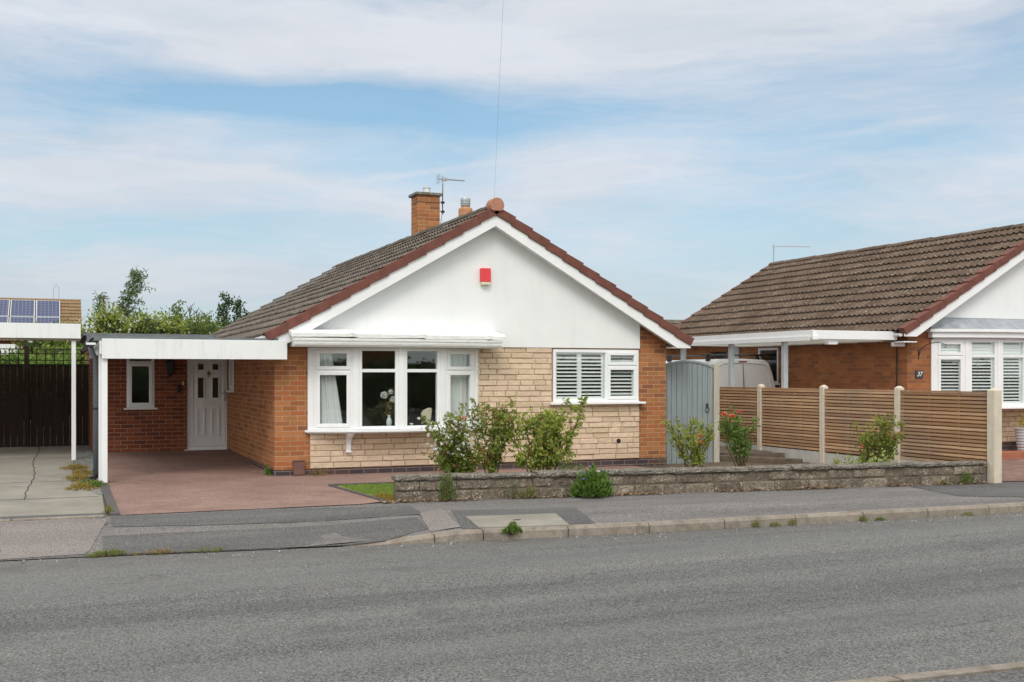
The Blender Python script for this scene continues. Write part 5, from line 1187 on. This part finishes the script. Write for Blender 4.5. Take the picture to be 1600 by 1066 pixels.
clump('shrub','pale variegated low shrub at the foot of the concrete fence post','shrub',at(1380,722,-3.95),-3.95,.30,.16,.46,L_PALE,760,.045,91,z0=-.0)
clump('shrub','low green shrub under the arching rose by the slatted fence','shrub',at(1325,722,-3.8),-3.8,.40,.2,.44,L_ROSEY,800,.04,92,z0=-.0)
clump('shrub','rounded low green shrub behind the low wall beneath the shuttered window','shrub',at(890,738,-3.2),-3.2,.27,.2,.42,L_GREEN,1100,.035,93,z0=-.0)
clump('weed','dry rusty weed tangle at the base of the widest bush','weed',at(848,735,-3.4),-3.4,.22,.15,.36,L_RUST,160,.03,94,z0=-.0,wdr=.25)
clump('geranium','dark green geranium with violet flowers spilling over the low wall onto the pavement','geranium',at(925,772,wy(3.7)-.12),wy(3.7)-.13,.22,.14,.40,L_GREEN,900,.075,95,flowers=8)
x=at(698,770,-3.75); clump('weed','tall feathery green weed climbing the low wall near its left end','weed',x,wy(x)-.08,.10,.06,.50,L_GREEN,420,.04,96,up=1.2,wdr=.3)
x=at(803,772,-3.9); clump('weed','thin grey-green weed growing against the middle of the low wall','weed',x,wy(x)-.06,.10,.05,.36,L_WILLOW,130,.035,97,up=1.5,wdr=.2)
x=at(826,774,-3.9); clump('weed','small yellowing weed at the wall foot right of the thin grey-green weed','weed',x,wy(x)-.08,.13,.06,.18,L_WEED,200,.035,98,up=1.,wdr=.4)
x=at(1508,755,wy(8.9)-.05); clump('weed','bright green weed against the right end of the low wall','weed',x,wy(x)-.08,.09,.05,.20,L_GREEN,160,.04,99,up=1.4,wdr=.35)
x=at(1478,760,wy(8.9)-.05); clump('weed','small low weed left of the bright weed at the wall right end','weed',x,wy(x)-.06,.05,.04,.08,L_WEED,50,.03,100,up=1.)
# leaf litter along the wall foot
g=mb(); rr=random.Random(5)
for i in range(2600):
    x=rr.uniform(.6,9.2); yy=wy(x)-.035-abs(rr.gauss(0,.045)); z=gz(x,yy)+.008; a=rr.uniform(0,6.28); s=rr.uniform(.008,.030)
    if math.sin(x*5.1)+math.sin(x*2.3)+rr.gauss(0,.7)<-.2: continue
    g.q([(x+s*math.cos(a+k*1.57),yy+s*.7*math.sin(a+k*1.57),z+.004+s*rr.uniform(0,.9)) for k in range(4)],rr.random())
props(g.build('leaf_litter',leafmat('dead_leaf',[(0.,(.09,.055,.035)),(.5,(.22,.13,.075)),(1.,(.42,.30,.20))],.1)),kind='stuff',label='dry leaf litter along the foot of the low wall',cat='litter')
g=mb(); rr=random.Random(15)
for i in range(700):
    x=rr.uniform(-6,11) ; yy=kerb_y(x)-.03-abs(rr.gauss(0,.16)) if i%3 else rr.uniform(-11,-6.5); s=rr.uniform(.003,.009) if i%3 else rr.uniform(.002,.006); z=-.149
    g.hexa([(x-s,yy-s,z),(x+s,yy-s*.6,z),(x+s*.8,yy+s,z),(x-s,yy+s*.7,z),(x-s*.6,yy-s*.5,z+s),(x+s*.6,yy-s*.4,z+s*1.1),(x+s*.5,yy+s*.5,z+s),(x-s*.6,yy+s*.4,z+s*.8)],rr.random())
props(g.build('road_grit',leafmat('grit_stone',[(0.,(.10,.085,.07)),(.6,(.26,.22,.18)),(1.,(.55,.52,.47))],.02)),kind='stuff',label='loose grit lying in the gutter and on the road',cat='grit')
# grass
def grass(name,poly,n,h,leaf,seed,label,off=.012):
    rr=random.Random(seed); g=mb(); xs=[p[0] for p in poly]; ys_=[p[1] for p in poly]
    def inside(x,y):
        c=False; j=len(poly)-1
        for i in range(len(poly)):
            if (poly[i][1]>y)!=(poly[j][1]>y) and x<(poly[j][0]-poly[i][0])*(y-poly[i][1])/(poly[j][1]-poly[i][1])+poly[i][0]: c=not c
            j=i
        return c
    k=0
    while k<n:
        x,y=rr.uniform(min(xs),max(xs)),rr.uniform(min(ys_),max(ys_))
        if not inside(x,y): continue
        k+=1; z=gz(x,y)+off-.004; hh=h*rr.uniform(.5,1.4); d_=rr.uniform(0,6.28); w_=.004
        a=(math.cos(d_)*w_,math.sin(d_)*w_); l=(rr.gauss(0,.4)*hh,rr.gauss(0,.4)*hh)
        g.q([(x-a[0],y-a[1],z),(x+a[0],y+a[1],z),(x+l[0],y+l[1],z+hh)],min(1,max(0,rr.gauss(.5,.25))))
    return props(g.build(name,leaf),kind='stuff',label=label,cat='grass')
L_GRASS=leafmat('grass_blade',[(0.,(.09,.16,.025)),(.6,(.19,.29,.05)),(1.,(.34,.36,.10))],.3)
grass('grass',[(.60,-2.3),(.80,-3.55),(1.05,-3.5),(2.4,-3.4),(2.4,-1.66),(.58,-1.66)],16000,.03,L_GRASS,3,'short green lawn grass at the left end of the low wall')
grass('dry_grass',[(.66,-3.05),(.70,-3.58),(1.0,-3.66),(.85,-3.05)],1600,.055,L_RUST,4,'dry straw-coloured grass by the end of the low wall')
# weeds in the channel and kerb joints
for i,(a,b,c,hh,n,lab) in enumerate([(137,198,866,.055,420,'long tuft of yellow-green weeds at the road edge below the pinkish pavement'),(215,275,864,.035,150,'sparse brownish weeds in the road channel'),(285,355,861,.035,150,'low green weeds in the road channel left of the raised kerb')]):
    p0=onz(a,c,-.14); p1=onz(b,c-2,-.14); cx_,cy_=(p0[0]+p1[0])/2,kerb_y((p0[0]+p1[0])/2)+.02
    clump('weed',lab,'weed',cx_,cy_,(p1[0]-p0[0])/2,.07,hh,L_WEED if i!=1 else L_RUST,n,.028,110+i,z0=-.145,wdr=.3,up=1.)
for i,(px,py,hh,rx_,n,lab) in enumerate([(784,836,.12,.075,260,'bushy green weed sprouting from the kerb joint by the inspection cover'),(1160,818,.06,.05,60,'leftmost of the small weeds along the far right kerb'),(1190,817,.05,.05,60,'second small yellowish weed along the far right kerb'),(1219,816,.07,.04,60,'third small weed along the kerb, beside a kerb joint'),(1334,811,.06,.05,60,'dull green weed at the kerb before the bright one'),(1363,810,.03,.05,60,'bright green flat weed at the kerb'),(1503,803,.05,.07,60,'rightmost weed in the kerb joint'),(850,826,.03,.04,50,'tiny weed behind the kerb joint right of the cover')]):
    p=onz(px,py,-.14); yy=kerb_y(p[0])-.02 if i not in (7,) else kerb_y(p[0])+.14; clump('weed',lab,'weed',p[0],yy,rx_,.04,hh,L_GREEN if i in (0,5) else L_WEED,n,.030 if i else .04,120+i,z0=(-.15 if i not in(0,7) else -.09),wdr=.4,up=1.1,group='weeds along the kerb')
p=onz(1330,1063,-.05); clump('weed','green weed at the end of the near kerb at the bottom edge','weed',p[0]-.03,p[1]+.02,.05,.03,.035,L_GREEN,70,.02,140,z0=-.15)
# plants at the left of the drive
rr=random.Random(8)
for i in range(5):
    px,py=[(118,738),(122,752),(131,745),(138,760),(126,765)][i]; p=onz(px,py,-.01)
    clump('sedum','patch %s of yellow and rust sedum spreading over the gravel'%['farthest','second farthest','middle','nearest','leftmost near'][i],'sedum',p[0],p[1],.17,.34,.09,L_RUST if i!=3 else L_WEED,520,.024,150+i,wdr=.7,up=.8,group='sedum on the gravel strip')
p=onz(150,764,-.02); clump('weed','feathery bright green weed at the foot of the grey downpipe','weed',p[0],p[1],.13,.12,.10,L_GREEN,420,.035,160,wdr=.25,up=1.)
p=onz(170,803,-.02); clump('weed','small yellow-green weed at the corner of the red drive','weed',p[0],p[1]+.05,.05,.08,.10,L_WEED,90,.035,161,wdr=.4,up=1.2)
clump('weed','ivy sprig growing at the corner of the brick wall','weed',-.07,.16,.05,.10,.17,L_GREEN,120,.035,162,wdr=.6,up=1.)
clump('weed','dry brown weed against the plinth under the bay','weed',.62,-.14,.14,.08,.15,L_RUST,160,.03,163,wdr=.3,up=1.)
clump('weed','wispy yellow weed at the brick pier by the gate','weed',6.35,-.3,.22,.12,.32,L_WEED,90,.03,164,wdr=.2,up=1.3)
g=mb(); 
o_=clump('shrub','bare twiggy grey plant on the soil near the sleeper','shrub',at(1175,725,-.6),-.6,.25,.15,.28,L_RUST,40,.02,165,wdr=.3,up=1.)
# yellow shrub in the ribbed pot
rr=random.Random(17); g=mb()
for i in range(260): leafquad(g,Vector((px_,py_,.52))+Vector((rr.gauss(0,.08),rr.gauss(0,.08),rr.uniform(0,.28))),rnd3(rr)+Vector((0,0,.8)),.05,.02,rr,rr.random())
g.build('foliage',leafmat('yellow_flower_leaf',[(0.,(.12,.16,.03)),(.5,(.45,.30,.04)),(1.,(.62,.42,.06))]),PT)
# ---------- trees and shrubs behind
def bush(label,x,y,rx_,ry_,z0,h,leaf,n,ls,seed,name='hedge_bush',cat='bush',group='bushes behind the carport',flowers=0,nb=7):
    rr=random.Random(seed); T=thing(name,label,cat,(x,y,z0),group); g=mb(); bl=[]
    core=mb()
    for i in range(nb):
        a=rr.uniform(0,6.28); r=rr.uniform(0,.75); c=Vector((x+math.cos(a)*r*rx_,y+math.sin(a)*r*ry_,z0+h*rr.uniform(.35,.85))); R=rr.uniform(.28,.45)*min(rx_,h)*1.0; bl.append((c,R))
        core.blob(c,R*.72,seed+i,.2,8)  # added dark blob under the leaf shell, blocks light through the bush
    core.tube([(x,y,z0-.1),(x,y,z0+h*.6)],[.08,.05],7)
    for i in range(n):
        c,R=rr.choice(bl); v=rnd3(rr).normalized()
        if v.z<-.3: v.z*=-.6
        k=rr.uniform(.7,1.12); p=c+Vector((v.x*R*k,v.y*R*k,v.z*R*k*1.05))
        leafquad(g,p,(v+rnd3(rr,.7)).normalized(),ls*rr.uniform(.6,1.3),ls*.6,rr,min(1,max(0,rr.gauss(.42,.2)+.16*v.z)))
    core.build('stems_or_core',plain('light_blocking_core',(.028,.042,.014),.95,.4,6.),T); g.build('foliage',leaf,T)
    if flowers:
        f=mb()
        for i in range(flowers):
            c,R=rr.choice(bl); v=rnd3(rr).normalized(); v.y=-abs(v.y); v.z=abs(v.z); c=c+v*R*1.08
            for w_ in range(4): leafquad(f,c+rnd3(rr,.03),Vector((rr.gauss(0,.4),-.3,1)).normalized(),.07,.06,rr,rr.random())
        f.build('blossom',M_WHITEP,T)
    return T
hb=[(60,17,1.9,2.5,1.95,L_HEDGE,'leftmost bush behind the trellis and white carport roof'),(118,19,1.7,2.7,2.75,L_HEDGE,'broad bush in front of the solar panel house gable'),(168,20,1.9,2.6,3.45,L_ROSEY,'cream-flowered bush below the leaning willow'),(222,20,1.8,2.7,3.3,L_ROSEY,'yellow-green bush above the middle of the flat roof'),
    (268,22,1.8,2.7,3.25,L_HEDGE,'mid green bush right of the yellow-green one'),(315,24,1.9,2.7,3.15,L_HEDGE,'bush beneath the bare twigs'),(362,25,1.9,2.7,3.1,L_DARK,'dark bush beside the tiled roof edge'),(140,13,.9,.8,2.2,L_HEDGE,'small bush behind the corner of the brick pier'),(90,12,1.5,.8,1.95,L_GREEN,'bright green bush behind the trellis'),(25,12.,1.3,.8,2.0,L_GREEN,'bright leafy bush behind the left end of the trellis')]
for i,(px,yy,rx_,ry_,zt_,lf,lab) in enumerate(hb):
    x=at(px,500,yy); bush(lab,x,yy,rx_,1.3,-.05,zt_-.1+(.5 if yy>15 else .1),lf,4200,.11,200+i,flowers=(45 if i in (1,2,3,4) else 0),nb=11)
def tree(label,x,y,H,leaf,n,ls,seed,spread=.7,lean=0.,sparse=1.,name='tree',trunk_r=.07,crown0=.3,hang=0.,levels=14):
    rr=random.Random(seed); T=thing(name,label,'tree',(x,y,0)); g=mb(); lf=mb(); O=Vector((x,y,-.05)); N=8; tp=[]
    for k in range(N+1): f=k/N; tp.append(O+Vector((lean*f*f+rr.gauss(0,.04),rr.gauss(0,.04),H*f)))
    g.tube(tp,[trunk_r*(1-.85*k/N) for k in range(N+1)],7,False)
    for b_ in range(levels):
        f=crown0+(1-crown0)*(b_+rr.random())/levels; k=min(int(f*N),N-1); s=tp[k].lerp(tp[k+1],f*N-k); a=rr.uniform(0,6.28); L=spread*(1.15-f)*rr.uniform(.6,1.25)+.15
        d_=Vector((math.cos(a)*.8,math.sin(a)*.8,.75-hang*.3)); pts=[s,s+d_*L*.5,s+d_*L+Vector((lean*.2,0,-hang*L*.3))]; g.tube(pts,[.02,.012,.004],5,False)
        for q in range(int(n/levels)):
            t=rr.uniform(.15,1.)*2; kk2=min(int(t),1); p=pts[kk2].lerp(pts[kk2+1],t-kk2)+rnd3(rr,.07+.05*L); dd=(rnd3(rr,.6)+Vector((.25*lean,0,-.7*hang+.2))).normalized(); leafquad(lf,p,dd,ls*rr.uniform(.6,1.3),ls*(.28 if hang else .5),rr,min(1,max(0,rr.gauss(.5,.25))))
    g.build('trunk',M_TRUNK,T); lf.build('crown',leaf,T); return T
x=at(186,480,23); tree('wind-blown silvery willow rising above the cream-flowered bush',x,23,5.05,L_WILLOW,1700,.15,301,.95,.55,hang=.9,crown0=.55,levels=20)
x=at(172,490,22.5); tree('short silvery willow stem left of the taller willow',x,22.5,4.2,L_WILLOW,700,.14,302,.6,-.25,hang=.9,crown0=.55)
x=at(352,490,26); tree('small dark green tree tip left of the tiled roof',x,26,4.35,L_DARK,900,.14,303,.7,.1,crown0=.5)
x=at(372,485,26); tree('dark green tree touching the edge of the tiled roof',x,26,4.15,L_DARK,900,.14,304,.8,.15,crown0=.5)
x=at(276,495,25); tree('thin loose-leaved elder between the bushes and the bare twigs',x,25,4.0,L_HEDGE,500,.13,305,.7,0,crown0=.5)
for i,px in enumerate((296,306,318)):
    x=at(px,495,25.5); tree(['left bare twiggy sapling above the bushes','middle bare twiggy sapling above the bushes','right bare twiggy sapling above the bushes'][i],x,25.5,4.0-.1*i,L_WILLOW,30,.05,310+i,.8,0,crown0=.6,trunk_r=.04,levels=24)
# distant wood on the horizon
g=mb(); rr=random.Random(77)
for i in range(260):
    x=rr.uniform(-40,70); y=rr.uniform(85,110); r=rr.uniform(2.,3.6); g.blob((x,y,rr.uniform(1.,3.4)),r,i,.3,8,rr.random())
props(g.build('distant_wood',leafmat('distant_foliage',[(0.,(.035,.06,.03)),(1.,(.07,.11,.05))],.1)),kind='stuff',label='dark wooded skyline far behind the gardens',cat='wood')
# hedge and small tree across the road, seen in the window glass
rr=random.Random(88); T=thing('hedge','dark hedge across the road, seen only as a reflection','hedge',(8,-25,0)); g=mb(); lf=mb()
for i in range(44): g.blob((-12+i*1.05,-25.4+rr.uniform(-.3,.3),1.0+rr.uniform(-.1,.15)),1.0,500+i,.2,8,sq=(1,1,1.0))  # dark filler blobs added inside the hedge to stop light, not stems
for i in range(6000):
    x=rr.uniform(-13,35); z=rr.uniform(0,2.15); leafquad(lf,Vector((x,-24.15+rr.uniform(-.5,.25)-(.4 if z>1.8 else 0),z)),rnd3(rr)+Vector((0,.6,.3)),.2,.12,rr,min(1,max(0,rr.gauss(.4,.25))))
g.build('stems_or_core',plain('light_blocking_core',(.028,.042,.014),.95,.4,6.),T); lf.build('foliage',L_HEDGE,T)
